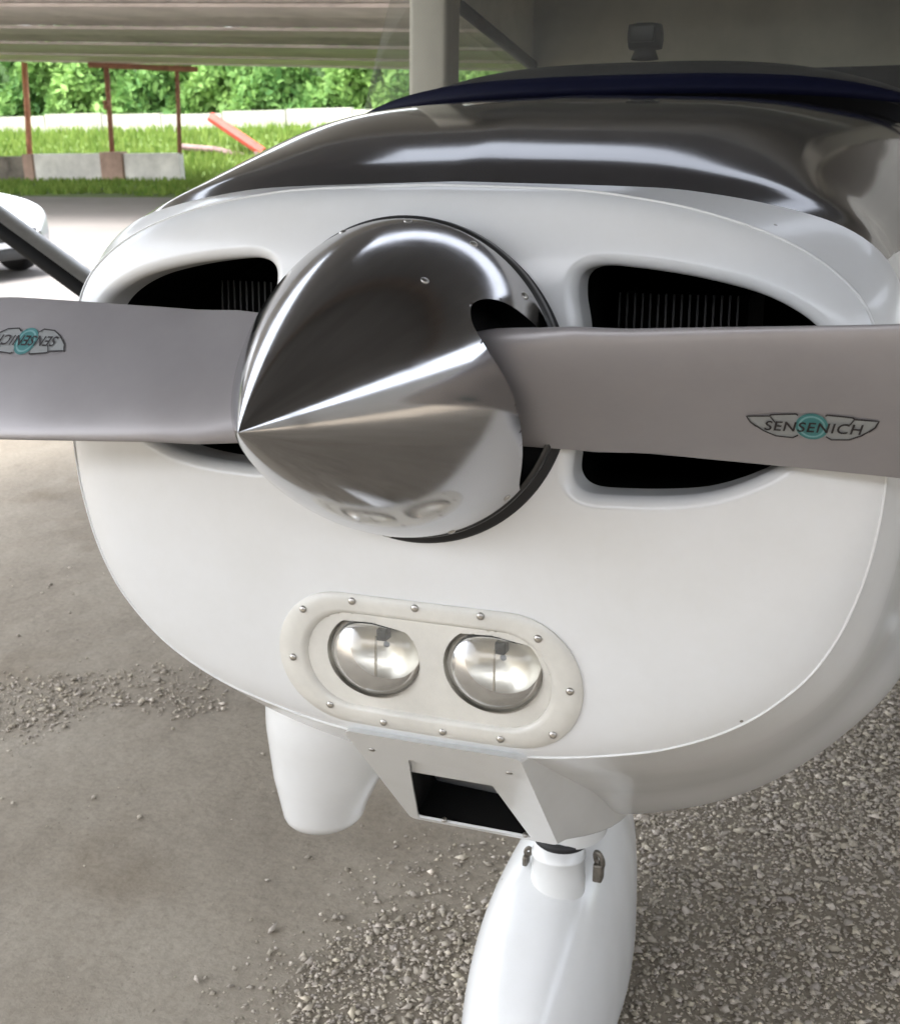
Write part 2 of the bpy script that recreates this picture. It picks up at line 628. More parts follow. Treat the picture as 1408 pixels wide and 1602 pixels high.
# ---- hedge (one dense mass of leaves)
def hedge():
    N = 70000
    x = rng.uniform(-52, 6, N)
    t = rng.random(N)
    top = 5.4 + 0.5 * np.sin(x * 0.6) + 0.35 * np.sin(x * 1.7 + 1) + 0.3 * np.sin(x * 4.1)
    z = 1.2 + (top - 1.2) * t
    bul = 0.55 * np.sin(x * 0.9 + z * 1.1) + 0.45 * np.sin(x * 2.3 - z * 1.9) + 0.3 * np.sin(x * 5.1 + z * 3.7)
    y = 39.6 - bul * 0.8 + np.abs(rng.normal(0, 0.45, N)) + 1.6 * t ** 2
    s = rng.uniform(0.09, 0.26, N)
    a = rng.normal(size=(N, 3))
    a /= np.linalg.norm(a, axis=1)[:, None]
    b = rng.normal(size=(N, 3))
    b -= a * (a * b).sum(1)[:, None]
    b /= np.linalg.norm(b, axis=1)[:, None]
    P = np.stack([x, y, z], 1)
    q = np.stack([P - a * s[:, None], P + b * s[:, None] * 0.5, P + a * s[:, None], P - b * s[:, None] * 0.5], 1)
    me = raw_mesh('hedge', q.reshape(-1, 3), np.arange(N * 4).reshape(-1, 4), False)
    c = me.color_attributes.new('tint', 'FLOAT_COLOR', 'POINT')
    k = np.clip(0.5 + 0.25 * np.sin(x * 1.1 + z) + 0.18 * rng.normal(size=N), 0, 1)
    bs = np.stack([0.085 + 0.18 * k, 0.20 + 0.23 * k, 0.055 + 0.06 * k, np.ones(N)], 1)
    c.data.foreach_set('color', np.repeat(bs, 4, 0).astype(np.float32).ravel())
    M['leaf'] = attr_mat('hedge_leaf', 'tint', 0.6, 0.35)
    h = tag(link('hedge', me, M['leaf']), 'tall dense green hedge rising behind the whitewashed wall', 'hedge', kind='stuff')
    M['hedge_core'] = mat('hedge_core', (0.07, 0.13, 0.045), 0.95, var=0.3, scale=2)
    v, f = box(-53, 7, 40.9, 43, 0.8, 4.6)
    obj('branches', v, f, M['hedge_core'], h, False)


hedge()

# ---- far open shed: roof sheets, purlins, rusty posts and low walls
M['rust_post'] = mat('rust_red_post', (0.62, 0.26, 0.16), 0.75, var=0.3, scale=6)
M['rust_dark'] = mat('rust_dark_post', (0.36, 0.16, 0.105), 0.8, var=0.35, scale=6)
M['sheet_a'] = mat('roof_sheet_grey', (0.76, 0.69, 0.65), 0.7, var=0.2, scale=0.9)
M['sheet_b'] = mat('roof_sheet_pale', (0.82, 0.76, 0.72), 0.65, var=0.15, scale=0.7)
M['sheet_c'] = mat('roof_sheet_stained', (0.66, 0.59, 0.55), 0.75, var=0.3, scale=0.8)
M['plaster'] = mat('dirty_plaster', (0.80, 0.77, 0.74), 0.9, var=0.3, scale=1.3, bump=0.3, bscale=8)
M['plaster_dark'] = mat('mouldy_plaster', (0.20, 0.175, 0.15), 0.95, var=0.6, scale=2.2, bump=0.4, bscale=8)
M['brick_red'] = mat('bare_brick_pier', (0.48, 0.33, 0.27), 0.95, var=0.25, scale=3, bump=0.4, bscale=10)


def roof_z(x, y):
    return 3.20 - 0.047 * (x + 18.5) - 0.072 * (y - 30)


shed = empty('open_shed', (-22, 30, 0))
tag(shed, 'open-sided far shed with low metal roof on rust red posts', 'shed')


def shed_local(v):
    return [(p[0] + 22, p[1] - 30, p[2]) for p in v]


ys_ = np.linspace(30.35, 15.0, 11)
names = ['sheet_b', 'sheet_a', 'sheet_b', 'sheet_c', 'sheet_a', 'sheet_c', 'sheet_a', 'sheet_a', 'sheet_b', 'sheet_a']
for i in range(10):
    ya, yb = ys_[i], ys_[i + 1]
    X = np.linspace(-44, 2, 230)
    Yr = np.linspace(ya + 0.08, yb, 4)
    Xg, Yg = np.meshgrid(X, Yr, indexing='ij')
    Zg = roof_z(Xg, Yg) + 0.008 * np.sin(Xg * 2 * math.pi / 0.42) + (0.012 if i % 2 else 0.0)
    P = np.stack([Xg + 22, Yg - 30, Zg], -1).reshape(-1, 3)
    obj('roof_sheet', P, grid_faces(230, 4), M[names[i]], shed)
for k, yp in enumerate((30.15, 28.2, 25.6, 22.6, 19.4, 16.2)):
    V = []
    for x in (-44, 2):
        for dy_ in (-0.05, 0.05):
            for dz in (-0.075, -0.02):
                V.append((x, yp + dy_, roof_z(x, yp) + dz))
    obj('purlin', shed_local(V), [(0, 1, 3, 2), (4, 6, 7, 5), (0, 4, 5, 1), (2, 3, 7, 6), (0, 2, 6, 4), (1, 5, 7, 3)], M['sheet_c'] if k else M['sheet_a'], shed, False)
for (xb, xt, mm, r) in ((-24.33, -24.13, 'rust_post', 0.085), (-21.42, -21.33, 'rust_dark', 0.075), (-19.16, -19.02, 'rust_dark', 0.062)):
    v, f = tube([(xb, 30, 0.75), ((xb + xt) / 2, 30, 1.9), (xt, 30, roof_z(xt, 30) - 0.1)], r, 8)
    obj('post', shed_local(v), f, M[mm], shed)
v, f = tube([(-21.9, 30, roof_z(-21.9, 30) - 0.14), (-18.4, 30, roof_z(-18.4, 30) - 0.2)], 0.085, 6)
obj('tie_beam', shed_local(v), f, M['rust_dark'], shed, False)
v, f = tube([(-21.38, 29.9, 2.0), (-21.38, 29.9, 2.25)], 0.09, 6)
obj('bracket', shed_local(v), f, M['rust_dark'], shed)
for (x0, x1, zt, mm, dy_) in ((-26.6, -24.45, 0.74, 'plaster_dark', 0.0), (-24.45, -24.1, 0.80, 'brick_red', -0.06), (-24.09, -21.72, 0.80, 'plaster', 0.0), (-21.71, -20.98, 0.84, 'brick_red', -0.08), (-20.97, -19.12, 0.79, 'plaster', 0.02)):
    v, f = box(x0, x1, 29.85 + dy_, 30.12, -0.05, zt, 0.03)
    obj('low_wall', shed_local(v), f, M[mm], shed, False)

# ---- red boom standing up out of the grass
M['red'] = mat('faded_red_paint', (0.55, 0.085, 0.06), 0.55, var=0.2, scale=3)
M['pinkgrey'] = mat('weathered_beam', (0.26, 0.17, 0.16), 0.8, var=0.25, scale=3)
bo = empty('barrier_boom', (-19.1, 34.5, 0.5))
tag(bo, 'raised faded red boom on a weathered beam in the grass', 'barrier')
v, f = tube([(-1.65, 0.0, 1.26), (0.15, 0.0, 0.16)], 0.16, 8)
obj('boom_arm', v, f, M['red'], bo, False)
v, f = tube([(-2.85, 0.05, 0.36), (-1.6, 0.05, 0.26), (0.15, 0.1, -0.10)], 0.10, 8)
obj('beam', v, f, M['pinkgrey'], bo, False)
v, f = box(-0.1, 0.3, -0.15, 0.25, -0.4, 0.2, 0.03)
obj('pivot_post', v, f, M['pinkgrey'], bo, False)


# ---- shelter roof over the aeroplane (unseen, added to shape light and reflections)
M['shelter_sheet'] = mat('shelter_sheet', (0.115, 0.12, 0.13), 0.75, var=0.25, scale=1.2)
M['shelter_steel'] = mat('shelter_steel', (0.12, 0.10, 0.09), 0.6, var=0.3, scale=4)
M['shelter_wall'] = mat('shelter_wall', (0.09, 0.088, 0.08), 0.8, var=0.2, scale=1.5)
sh = empty('aircraft_shelter', (0, 2, 0))
tag(sh, 'dark corrugated shelter roof on steel posts above the aeroplane', 'shelter')
SX0, SX1, SY0, SY1, SZ = -4.4, 6.0, -4.8, 6.6, 4.3
SHEETS = [(SX0, SX1, -4.8, -4.0), (SX0, SX1, -4.0, -2.2), (SX0, SX1, -2.2, -0.4), (SX0, SX1, -0.4, 1.4), (SX0, SX1, 1.4, 3.0),
          (SX0, -2.0, 3.0, 3.75), (3.0, SX1, 3.0, 3.75), (SX0, SX1, 3.75, 5.2), (SX0, SX1, 5.2, 6.6)]          # opening left to mirror a bright strip in the top cowling
for i, (xa, xb, ya, yb) in enumerate(SHEETS):
    nx = max(20, int((xb - xa) * 26))
    X = np.linspace(xa, xb, nx)
    Yr = np.linspace(ya, yb + 0.06, 3)
    Xg, Yg = np.meshgrid(X, Yr, indexing='ij')
    Zg = SZ + 0.004 * np.sin(Xg * 2 * math.pi / 0.28) + 0.008 * (i % 2) + 0.02 * (Yg - 2)
    obj('roof_sheet', np.stack([Xg, Yg - 2, Zg], -1).reshape(-1, 3), grid_faces(nx, 3), M['shelter_sheet'], sh)
for yp in (SY0 + 0.1, -1.3, 1.5, SY1 - 0.2):
    v, f = box(SX0, SX1, yp - 2.05, yp - 1.95, SZ + 0.02 * (yp - 2) - 0.22, SZ + 0.02 * (yp - 2) - 0.05, 0)
    obj('rafter', v, f, M['shelter_steel'], sh, False)
for px, py in ((SX0 + 0.2, SY0 + 0.1), (SX0 + 0.2, 0.3), (SX1 - 0.2, SY0 + 0.1), (SX1 - 0.2, -0.6), (SX1 - 0.2, SY1 - 0.2)):
    v, f = tube([(px, py - 2, 0), (px, py - 2, SZ + 0.02 * (py - 2) - 0.2)], 0.06, 10)
    obj('post', v, f, M['shelter_steel'], sh)

for k in range(3):  # tall dark wall added out of view to darken the cowling's reflection
    v, f = box(1.3 + k * 2.6, 1.3 + k * 2.6 + 2.59, 8.5, 8.55, 0.0, 7.5, 0.004)
    obj('wall_sheet', v, f, M['shelter_wall'], sh, False)

# ---- hangar across the apron behind the photographer (added only to shape reflections)
M['hangar_wall'] = mat('hangar_wall', (0.10, 0.10, 0.105), 0.8, var=0.2, scale=0.6)
hg = empty('hangar', (0, -13, 0))
tag(hg, 'dark grey hangar across the apron behind the viewer', 'building')
v, f = box(-9, 30, -8, 0, 0, 6.2, 0.05)
obj('wall', v, f, M['hangar_wall'], hg, False)
obj('roof', [(-9.5, 0.4, 6.1), (30.5, 0.4, 6.1), (30.5, -4, 7.1), (-9.5, -4, 7.1), (-9.5, -8.4, 6.1), (30.5, -8.4, 6.1)],
    [(0, 1, 2, 3), (3, 2, 5, 4)], M['sheet_c'], hg, False)
for x0 in (-7.5, 1, 9.5, 18):
    v, f = box(x0, x0 + 7, 0.01, 0.06, 0, 3.9, 0.02)
    obj('door', v, f, M['hangar_wall'], hg, False)


hb = empty('workshop', (14.5, -2, 0))  # added out of view to narrow the bright band mirrored in the spinner
tag(hb, 'long pale metal workshop along the right side of the apron', 'building')
M['pale_sheet'] = mat('pale_sheet', (0.20, 0.195, 0.18), 0.7, var=0.15, scale=0.8)
for k in range(12):
    v, f = box(0, 0.06, -13 + k * 2.2 + 0.01, -13 + k * 2.2 + 2.19, 0, 5.6, 0.01)
    obj('wall_sheet', v, f, M['pale_sheet'], hb, False)
v, f = box(0.07, 8, -13, 13.4, 0, 5.5, 0.05)
obj('wall', v, f, M['pale_sheet'], hb, False)
obj('roof', [(-0.3, -13.3, 5.65), (-0.3, 13.7, 5.65), (4, 13.7, 6.4), (4, -13.3, 6.4), (8.3, 13.7, 5.65), (8.3, -13.3, 5.65)], [(0, 1, 2, 3), (3, 2, 4, 5)], M['sheet_c'], hb, False)


# ================================================================== GRAVEL
def inside(P, Q):
    return poly_sd(P, np.asarray(Q, float))[0]


GR = [(-0.60, 0.30), (-0.55, 0.49), (-0.538, 0.574), (-0.486, 0.82), (-0.408, 0.916), (-0.357, 1.018), (-0.284, 1.159), (-0.15, 1.40), (0.0, 1.9),
      (0.1, 3.4), (1.6, 3.6), (2.2, 1.5), (1.6, -0.6), (0.2, -0.5)]
LP = [(-2.4, 1.75), (-2.025, 1.561), (-1.926, 1.616), (-1.782, 1.711), (-1.656, 1.8), (-1.514, 1.797), (-1.25, 1.613), (-1.325, 1.526), (-1.47, 1.52),
      (-1.565, 1.468), (-1.616, 1.331), (-1.671, 1.237), (-1.751, 1.229), (-2.2, 1.3)]
NS = 420000
P = np.stack([rng.uniform(-2.6, 2.2, NS), rng.uniform(-0.4, 3.6, NS)], 1)
wob = 0.05 * np.sin(P[:, 0] * 9 + 3 * P[:, 1]) + 0.04 * np.sin(P[:, 1] * 13 - 5 * P[:, 0])
clump = 0.5 + 0.5 * np.sin(P[:, 0] * 7.1 + 1.3 * np.sin(P[:, 1] * 5.3)) * np.sin(P[:, 1] * 6.3 + 1.7 * np.sin(P[:, 0] * 4.1))
s1 = inside(P, GR) + wob
s2 = inside(P, LP) + wob * 0.6
dens = 0.92 * np.clip(-s1 / 0.10 + 0.25, 0, 1) * (0.62 + 0.38 * clump)
dens = np.maximum(dens, 0.42 * np.clip(-s2 / 0.08 + 0.3, 0, 1) * (0.35 + 0.65 * clump))
dens = np.maximum(dens, 0.22 * np.exp(-np.maximum(s1, 0) / 0.07))
dens = np.maximum(dens, 0.0026)
P = P[rng.random(NS) < dens]
NS = len(P)
sz = np.clip(rng.lognormal(math.log(0.0029), 0.5, NS), 0.0013, 0.011)
octa = np.array([(1, 0, 0), (0, 1, 0), (-1, 0, 0), (0, -1, 0), (0, 0, 1), (0, 0, -1)], float)
ofc = np.array([(0, 1, 4), (1, 2, 4), (2, 3, 4), (3, 0, 4), (1, 0, 5), (2, 1, 5), (3, 2, 5), (0, 3, 5)])
VS = octa[None] * rng.uniform(0.6, 1.35, (NS, 6, 1)) + rng.normal(0, 0.16, (NS, 6, 3))
VS[:, :, 2] *= 0.75
an = rng.uniform(0, 6.283, NS)
el = rng.uniform(1.0, 1.8, NS)
x, y = VS[:, :, 0] * el[:, None], VS[:, :, 1].copy()
VS[:, :, 0] = x * np.cos(an)[:, None] - y * np.sin(an)[:, None]
VS[:, :, 1] = x * np.sin(an)[:, None] + y * np.cos(an)[:, None]
VS = VS * sz[:, None, None]
VS[:, :, 0] += P[:, :1]
VS[:, :, 1] += P[:, 1:]
VS[:, :, 2] += (sz * 0.35)[:, None] + (rng.random(NS) * 0.004 * (dens.max() > 0))[:, None]
FS = (ofc[None] + 6 * np.arange(NS)[:, None, None]).reshape(-1, 3)
me = raw_mesh('gravel', VS.reshape(-1, 3), FS, False)
ca = me.color_attributes.new('tint', 'FLOAT_COLOR', 'POINT')
k = rng.random(NS)
lum = 0.31 + 0.26 * k * k + 0.22 * (rng.random(NS) < 0.07) * rng.random(NS)
tc_ = np.stack([lum * 1.08, lum * 0.96, lum * (0.74 + 0.1 * rng.random(NS)), np.ones(NS)], 1)
ca.data.foreach_set('color', np.repeat(tc_, 6, 0).astype(np.float32).ravel())
M['gravel'] = attr_mat('gravel_stones', 'tint', 0.85)
tag(link('gravel', me, M['gravel']), 'loose grey-brown gravel scattered over the packed dirt', 'gravel', kind='stuff')


# ================================================================== AEROPLANE
ROOT = (0.0, 0.70, 0.0)
plane = empty('light_aeroplane', ROOT, (-AL, 0, 0))
tag(plane, 'white single-engine aeroplane with polished spinner and grey two-blade propeller', 'aeroplane')
ca_, sa_ = math.cos(AL), math.sin(AL)
OFF = np.array([0.0, ca_ * (0 - 0.70) - sa_ * H, sa_ * (0 - 0.70) + ca_ * H])   # aeroplane frame -> local frame of the Empty


def gz(y):
    """ground height in the aeroplane frame at station y"""
    return (-H + y * sa_) / ca_


def part(name, v, f, material, parent=plane, smooth=True):
    return obj(name, np.asarray([tuple(p) for p in v], float) + OFF if not isinstance(v, np.ndarray) else v + OFF, f, material, parent, smooth)


ZC = -0.10
SEC = {
    0.079: [(0, .203), (.153, .198), (.22, .190), (.267, .182), (.316, .169), (.349, .158), (.382, .143), (.41, .125), (.445, .091), (.466, .03), (.476, -.04),
            (.476, -.1), (.471, -.15), (.464, -.185), (.449, -.235), (.426, -.281), (.404, -.309), (.37, -.342), (.335, -.366), (.293, -.387), (.248, -.403),
            (.162, -.423), (.08, -.433), (0, -.436)],
    0.15: [(0, .209), (.21, .203), (.277, .197), (.341, .186), (.403, .170), (.438, .152), (.462, .13), (.484, .08), (.496, 0), (.50, -.1), (.495, -.18),
           (.477, -.26), (.45, -.32), (.405, -.372), (.34, -.418), (.25, -.453), (.16, -.472), (0, -.482)],
    0.2: [(0, .236), (.2, .230), (.29, .220), (.35, .207), (.405, .187), (.436, .165), (.462, .135), (.486, .08), (.50, 0), (.506, -.1), (.503, -.19),
          (.487, -.275), (.458, -.34), (.412, -.397), (.345, -.448), (.25, -.486), (.14, -.506), (0, -.515)],
    0.3: [(0, .277), (.2, .270), (.3, .254), (.36, .236), (.40, .214), (.432, .184), (.458, .145), (.487, .08), (.506, 0), (.516, -.1), (.515, -.2), (.503, -.29),
          (.473, -.37), (.425, -.44), (.355, -.50), (.25, -.548), (.12, -.572), (0, -.578)],
    0.5: [(0, .326), (.22, .319), (.33, .30), (.40, .27), (.44, .235), (.47, .19), (.5, .12), (.525, 0), (.54, -.12), (.543, -.25), (.537, -.35), (.515, -.435),
          (.44, -.535), (.36, -.608), (.27, -.658), (.15, -.695), (0, -.71)],
    0.9: [(0, .370), (.25, .359), (.37, .342), (.44, .324), (.49, .287), (.53, .21), (.555, .1), (.57, -.05), (.575, -.2), (.57, -.35), (.55, -.46), (.49, -.57),
          (.40, -.66), (.3, -.715), (.15, -.75), (0, -.76)],
    1.6: [(0, .42), (.3, .41), (.45, .385), (.53, .34), (.57, .24), (.59, .1), (.6, -.05), (.6, -.25), (.59, -.4), (.56, -.52), (.5, -.61), (.4, -.69), (.3, -.73),
          (.15, -.75), (0, -.76)],
    2.6: [(0, .42), (.3, .41), (.42, .385), (.48, .34), (.51, .24), (.52, .1), (.52, -.05), (.51, -.2), (.49, -.32), (.45, -.4), (.4, -.46), (.3, -.53), (.2, -.57),
          (.1, -.59), (0, -.59)],
}
PHI = np.linspace(0, math.pi, 161)        # 0 = top, pi = bottom
rows_ = []
for y in SEC:
    c = catmull(SEC[y], 10)
    ph = np.arctan2(c[:, 0], c[:, 1] - ZC)
    o = np.argsort(ph)
    rr = np.hypot(c[:, 0], c[:, 1] - ZC)
    rows_.append(np.interp(PHI, ph[o], rr[o]))
SY = np.array(list(SEC))
SRAD = np.array(rows_)
kern = np.array([1, 3, 5, 6, 5, 3, 1], float)
kern /= kern.sum()
SRAD = np.array([np.convolve(np.r_[q[3:0:-1], q, q[-2:-5:-1]], kern, 'valid') for q in SRAD])


def skin_r(yq):
    yq = np.atleast_1d(np.asarray(yq, float))
    a_ = pchip(SY[:2], SRAD[:2], np.clip(yq, SY[0], SY[1])) if True else None
    b_ = pchip(SY[1:], SRAD[1:], np.clip(yq, SY[1], SY[-1]))
    sharp = np.where((yq <= SY[1])[:, None], a_, b_)
    smooth_ = pchip(SY, SRAD, np.clip(yq, SY[0], SY[-1]))
    wgt = np.clip((np.arange(SRAD.shape[1]) - 45) / 25.0, 0, 1)[None]     # crease only across the top
    return sharp * (1 - wgt) + smooth_ * wgt


def skin(yq, i0=0, i1=161, grow=0.0):
    """symmetric skin patch for stations yq and PHI indices i0..i1 on both sides (one strip when i0 == 0 or i1 == 161)"""
    r = skin_r(yq)[:, i0:i1] + grow
    ph = PHI[i0:i1]
    xr = r * np.sin(ph)
    z = ZC + r * np.cos(ph)
    return xr, z


def strip(name, yq, i0, i1, material, parent=plane, mirror_join='top', grow=0.0):
    xr, z = skin(yq, i0, i1, grow)
    yq = np.asarray(yq, float)
    n = xr.shape[1]
    if mirror_join == 'top':         # left ... centre ... right
        Xs = np.concatenate([-xr[:, ::-1], xr[:, 1:]], 1)
        Zs = np.concatenate([z[:, ::-1], z[:, 1:]], 1)
    else:
        Xs = np.concatenate([xr, -xr[:, ::-1][:, 1:]], 1)
        Zs = np.concatenate([z, z[:, ::-1][:, 1:]], 1)
    Ys = np.repeat(yq[:, None], Xs.shape[1], 1)
    V = np.stack([Xs, Ys, Zs], -1).reshape(-1, 3)
    return part(name, V, grid_faces(len(yq), Xs.shape[1]), material, parent)


# index on PHI where the dark top ends on the side
BI = int(np.argmin(np.abs(PHI - math.atan2(.470, .135 - ZC))))
ya_ = np.r_[np.linspace(.079, .15, 14)]
yb_ = np.r_[np.linspace(.15, .9, 70)]
yc_ = np.r_[np.linspace(.9, 2.6, 40)]
collar = strip('cowl_ring', ya_, 0, 161, M['white'])
top_deck = strip('top_cowling', yb_, 0, BI + 1, M['black_gloss'])
side = strip('lower_cowling', yb_, BI, 161, M['white'], mirror_join='bottom')
fus = strip('fuselage', yc_, BI, 161, M['white'], mirror_join='bottom')
# tail cone behind the cabin
xr, z = skin([2.6])
tc2 = []
for k_, s in enumerate((1.0, 0.8, 0.55, 0.3, 0.16)):
    zz = 0.0 + (z[0] - 0.0) * s + 0.12 * (1 - s)
    tc2.append(np.stack([np.r_[xr[0], -xr[0][::-1]] * s, np.full(322, 2.6 + k_ * 0.9), np.r_[zz, zz[::-1]]], -1))
part('tail_cone', np.array(tc2).reshape(-1, 3), grid_faces(5, 322, wrap_v=True), M['white_plain'])

# ---- seam: raised bead round the nose bowl
r0 = skin_r([.079])[0]
th2 = np.r_[PHI, (2 * math.pi - PHI[::-1])[1:-1]]
r2_ = np.r_[r0, r0[::-1][1:-1]]
loopx, loopz = r2_ * np.sin(th2), ZC + r2_ * np.cos(th2)
Vb = []
nb = 6
for k_ in range(len(th2)):
    rad = np.array([math.sin(th2[k_]), math.cos(th2[k_])])
    for q in range(nb):
        t = 2 * math.pi * q / nb
        Vb.append((loopx[k_] + rad[0] * 0.0017 * math.cos(t), .0785 + 0.0017 * math.sin(t), loopz[k_] + rad[1] * 0.0017 * math.cos(t)))
part('seam_bead', Vb, grid_faces(len(th2), nb, True, True), M['white_plain'], collar)

# ---- nose bowl with the two cooling inlets
seam_loop = np.stack([loopx, loopz], 1)
seam_ang = np.arctan2(seam_loop[:, 0], seam_loop[:, 1])     # polar angle about the propeller axis
seam_rad = np.hypot(seam_loop[:, 0], seam_loop[:, 1])
o = np.argsort(seam_ang)
seam_ang, seam_rad = seam_ang[o], seam_rad[o]
seam_ang = np.r_[seam_ang[-1] - 2 * math.pi, seam_ang, seam_ang[0] + 2 * math.pi]
seam_rad = np.r_[seam_rad[-1], seam_rad, seam_rad[0]]
RIN = 0.125
YIN, YSEAM = 0.026, 0.079


def bowl_y(x, z):
    r = np.hypot(x, z)
    rho = np.interp(np.arctan2(x, z), seam_ang, seam_rad)
    t = np.clip((r - RIN) / (rho - RIN), 0, 1)
    e = 1 - np.clip(1 - t, 0, 1)
    return YIN + (YSEAM - YIN) * (0.50 * t + 0.18 * t ** 3 + 0.32 * t ** 12)


INLET = [(.170, .095), (.172, .115), (.190, .124), (.225, .123), (.286, .115), (.346, .101), (.388, .081), (.412, .058), (.424, .028), (.421, -.005), (.408, -.035),
         (.385, -.060), (.352, -.081), (.312, -.097), (.271, -.104), (.222, -.107), (.188, -.106), (.173, -.094), (.172, -.072), (.179, -.03), (.182, .02), (.176, .065)]
inl = resample(catmull(INLET, 14, True), 420)
# outward normals of the contour
tg = np.roll(inl, -1, 0) - np.roll(inl, 1, 0)
tg /= np.linalg.norm(tg, axis=1)[:, None]
nrm = np.stack([tg[:, 1], -tg[:, 0]], 1)
cen = inl.mean(0)
if ((inl - cen) * nrm).sum() < 0:
    nrm = -nrm
LW = 0.014
outer = inl + nrm * LW
NT, NR = 1080, 150
TH = np.linspace(-math.pi, math.pi, NT, endpoint=False)
rho = np.interp(TH, seam_ang, seam_rad)
tt = np.linspace(0, 1, NR)
rg = RIN + (rho[:, None] - RIN) * tt[None]
PX = (rg * np.sin(TH)[:, None]).ravel()
PZ = (rg * np.cos(TH)[:, None]).ravel()
P2 = np.stack([PX, PZ], 1)
ins = np.zeros(len(P2), bool)
for sgn in (1, -1):
    C2 = outer * np.array([sgn, 1])
    cand = np.where((P2[:, 0] * sgn > 0.10) & (np.abs(P2[:, 1]) < 0.2))[0]
    sdv, near = poly_sd(P2[cand], C2)
    sn = np.abs(sdv) < 0.0019
    P2[cand[sn]] = near[sn]
    ins[cand[(sdv < 0) & ~sn]] = True
th_p = np.linspace(0, 2 * math.pi, 200, endpoint=False)
pan_cut = []
for t in th_p:
    c_, s_n = math.cos(t), math.sin(t)
    pan_cut.append((0.006 + math.copysign(.098, c_) * (abs(c_) > 1e-9) + .0755 * c_, -.330 + .082 * s_n))
pan_cut = np.array(pan_cut)
cand = np.where((np.abs(P2[:, 0]) < .2) & (P2[:, 1] < -.24) & (P2[:, 1] > -.44))[0]
sdv, near = poly_sd(P2[cand], pan_cut)
sn = np.abs(sdv) < 0.0019
P2[cand[sn]] = near[sn]
ins[cand[(sdv < 0) & ~sn]] = True
BV = np.stack([P2[:, 0], bowl_y(P2[:, 0], P2[:, 1]), P2[:, 1]], 1)
BF = grid_faces(NT, NR, wrap_u=True)
BF = BF[~ins[BF].any(1)]
BT = np.concatenate([BF[:, [0, 1, 2]], BF[:, [0, 2, 3]]])
ea, eb = BV[BT[:, 1]] - BV[BT[:, 0]], BV[BT[:, 2]] - BV[BT[:, 0]]
ar = ea[:, 0] * eb[:, 2] - ea[:, 2] * eb[:, 0]
BT = BT[ar * np.sign(np.median(ar)) > 1.2e-7]
bowl = part('nose_bowl', BV, BT, M['white'])
hh_ = 1e-4
nx_ = (bowl_y(BV[:, 0] + hh_, BV[:, 2]) - bowl_y(BV[:, 0] - hh_, BV[:, 2])) / (2 * hh_)
nz2 = (bowl_y(BV[:, 0], BV[:, 2] + hh_) - bowl_y(BV[:, 0], BV[:, 2] - hh_)) / (2 * hh_)
nn_ = np.stack([nx_, -np.ones(len(BV)), nz2], 1)
nn_ /= np.linalg.norm(nn_, axis=1)[:, None]
if len(bowl.data.vertices) == len(nn_):
    if np.median(ar) * 1 > 0:
        bowl.data.flip_normals()
    if bowl.data.polygons[0].normal.y > 0:
        bowl.data.flip_normals()
    bowl.data.normals_split_custom_set_from_vertices([tuple(q_) for q_ in nn_])

ducts = []
for sgn in (1, -1):
    S = np.array([sgn, 1.0])
    rings = []
    for k_ in range(15):
        a = k_ / 14 * math.pi / 2
        off = LW * (1 - math.sin(a))
        q = (inl + nrm * off)
        y = bowl_y(q[:, 0], q[:, 1]) + LW * 1.15 * (1 - math.cos(a))
        if k_ == 0:          # hidden skirt just behind the bowl skin
            q0 = inl + nrm * (LW + 0.004)
            q1 = q0 * S
            rings.append(np.stack([q1[:, 0], bowl_y(q0[:, 0], q0[:, 1]) + 0.0003, q1[:, 1]], 1))
        q = q * S
        rings.append(np.stack([q[:, 0], y, q[:, 1]], 1))
    last = rings[-1]
    for dyy in (0.008, 0.020, 0.034):
        rr_ = last.copy()
        rr_[:, 1] += dyy
        rings.append(rr_)
    W = np.array(rings)
    part('inlet_lip', W.reshape(-1, 3), grid_faces(len(W), 420, wrap_v=True), M['white'], bowl)
    # dark duct behind the lip and engine fins inside it
    dl_ = []
    for dyy, g in ((0.0343, 0.001), (0.038, 0.012), (0.30, 0.012)):
        q = (inl + nrm * g) * S
        dl_.append(np.stack([q[:, 0], last[:, 1] + dyy, q[:, 1]], 1))
    D = np.array(dl_)
    fc = [tuple(x_) for x_ in grid_faces(3, 420, wrap_v=True)] + [tuple(range(2 * 420, 3 * 420))]
    part('inlet_duct', D.reshape(-1, 3), fc, M['black'], bowl)
    parts_ = []
    for k_ in range(16):
        xf = sgn * (0.185 + k_ * 0.0085)
        parts_.append(box(xf - 0.0011, xf + 0.0011, 0.17, 0.26, -0.085, 0.092))
    parts_.append(box(min(sgn * .18, sgn * .33), max(sgn * .18, sgn * .33), 0.26, 0.262, -0.08, 0.09))
    v, f = merge(parts_)
    tag(part('cooling_fins', v, f, M['fin'], bowl, False), kind='stuff')

# inner plate of the bowl behind the spinner (closes the centre)
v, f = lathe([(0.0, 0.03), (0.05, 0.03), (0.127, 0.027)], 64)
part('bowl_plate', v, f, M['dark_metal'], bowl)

# ---- spinner
RS, LS = 0.165, 0.341
ZP = 0.004


def spin_r(s):
    u = np.clip(s / LS, 0, 1)
    r = RS * (1 - u ** 1.34) ** 0.95
    return r


s_ = np.r_[np.linspace(0, 0.30, 150), LS - (LS - 0.30) * np.cos(np.linspace(0, math.pi / 2, 26)[1:])[::1]]
s_ = np.unique(np.round(np.r_[np.linspace(0, .32, 160), np.linspace(.321, LS, 30)], 6))
NTH = 480
th = np.linspace(0, 2 * math.pi, NTH, endpoint=False)
Sg, Tg = np.meshgrid(s_, th, indexing='ij')
Rg = spin_r(Sg)
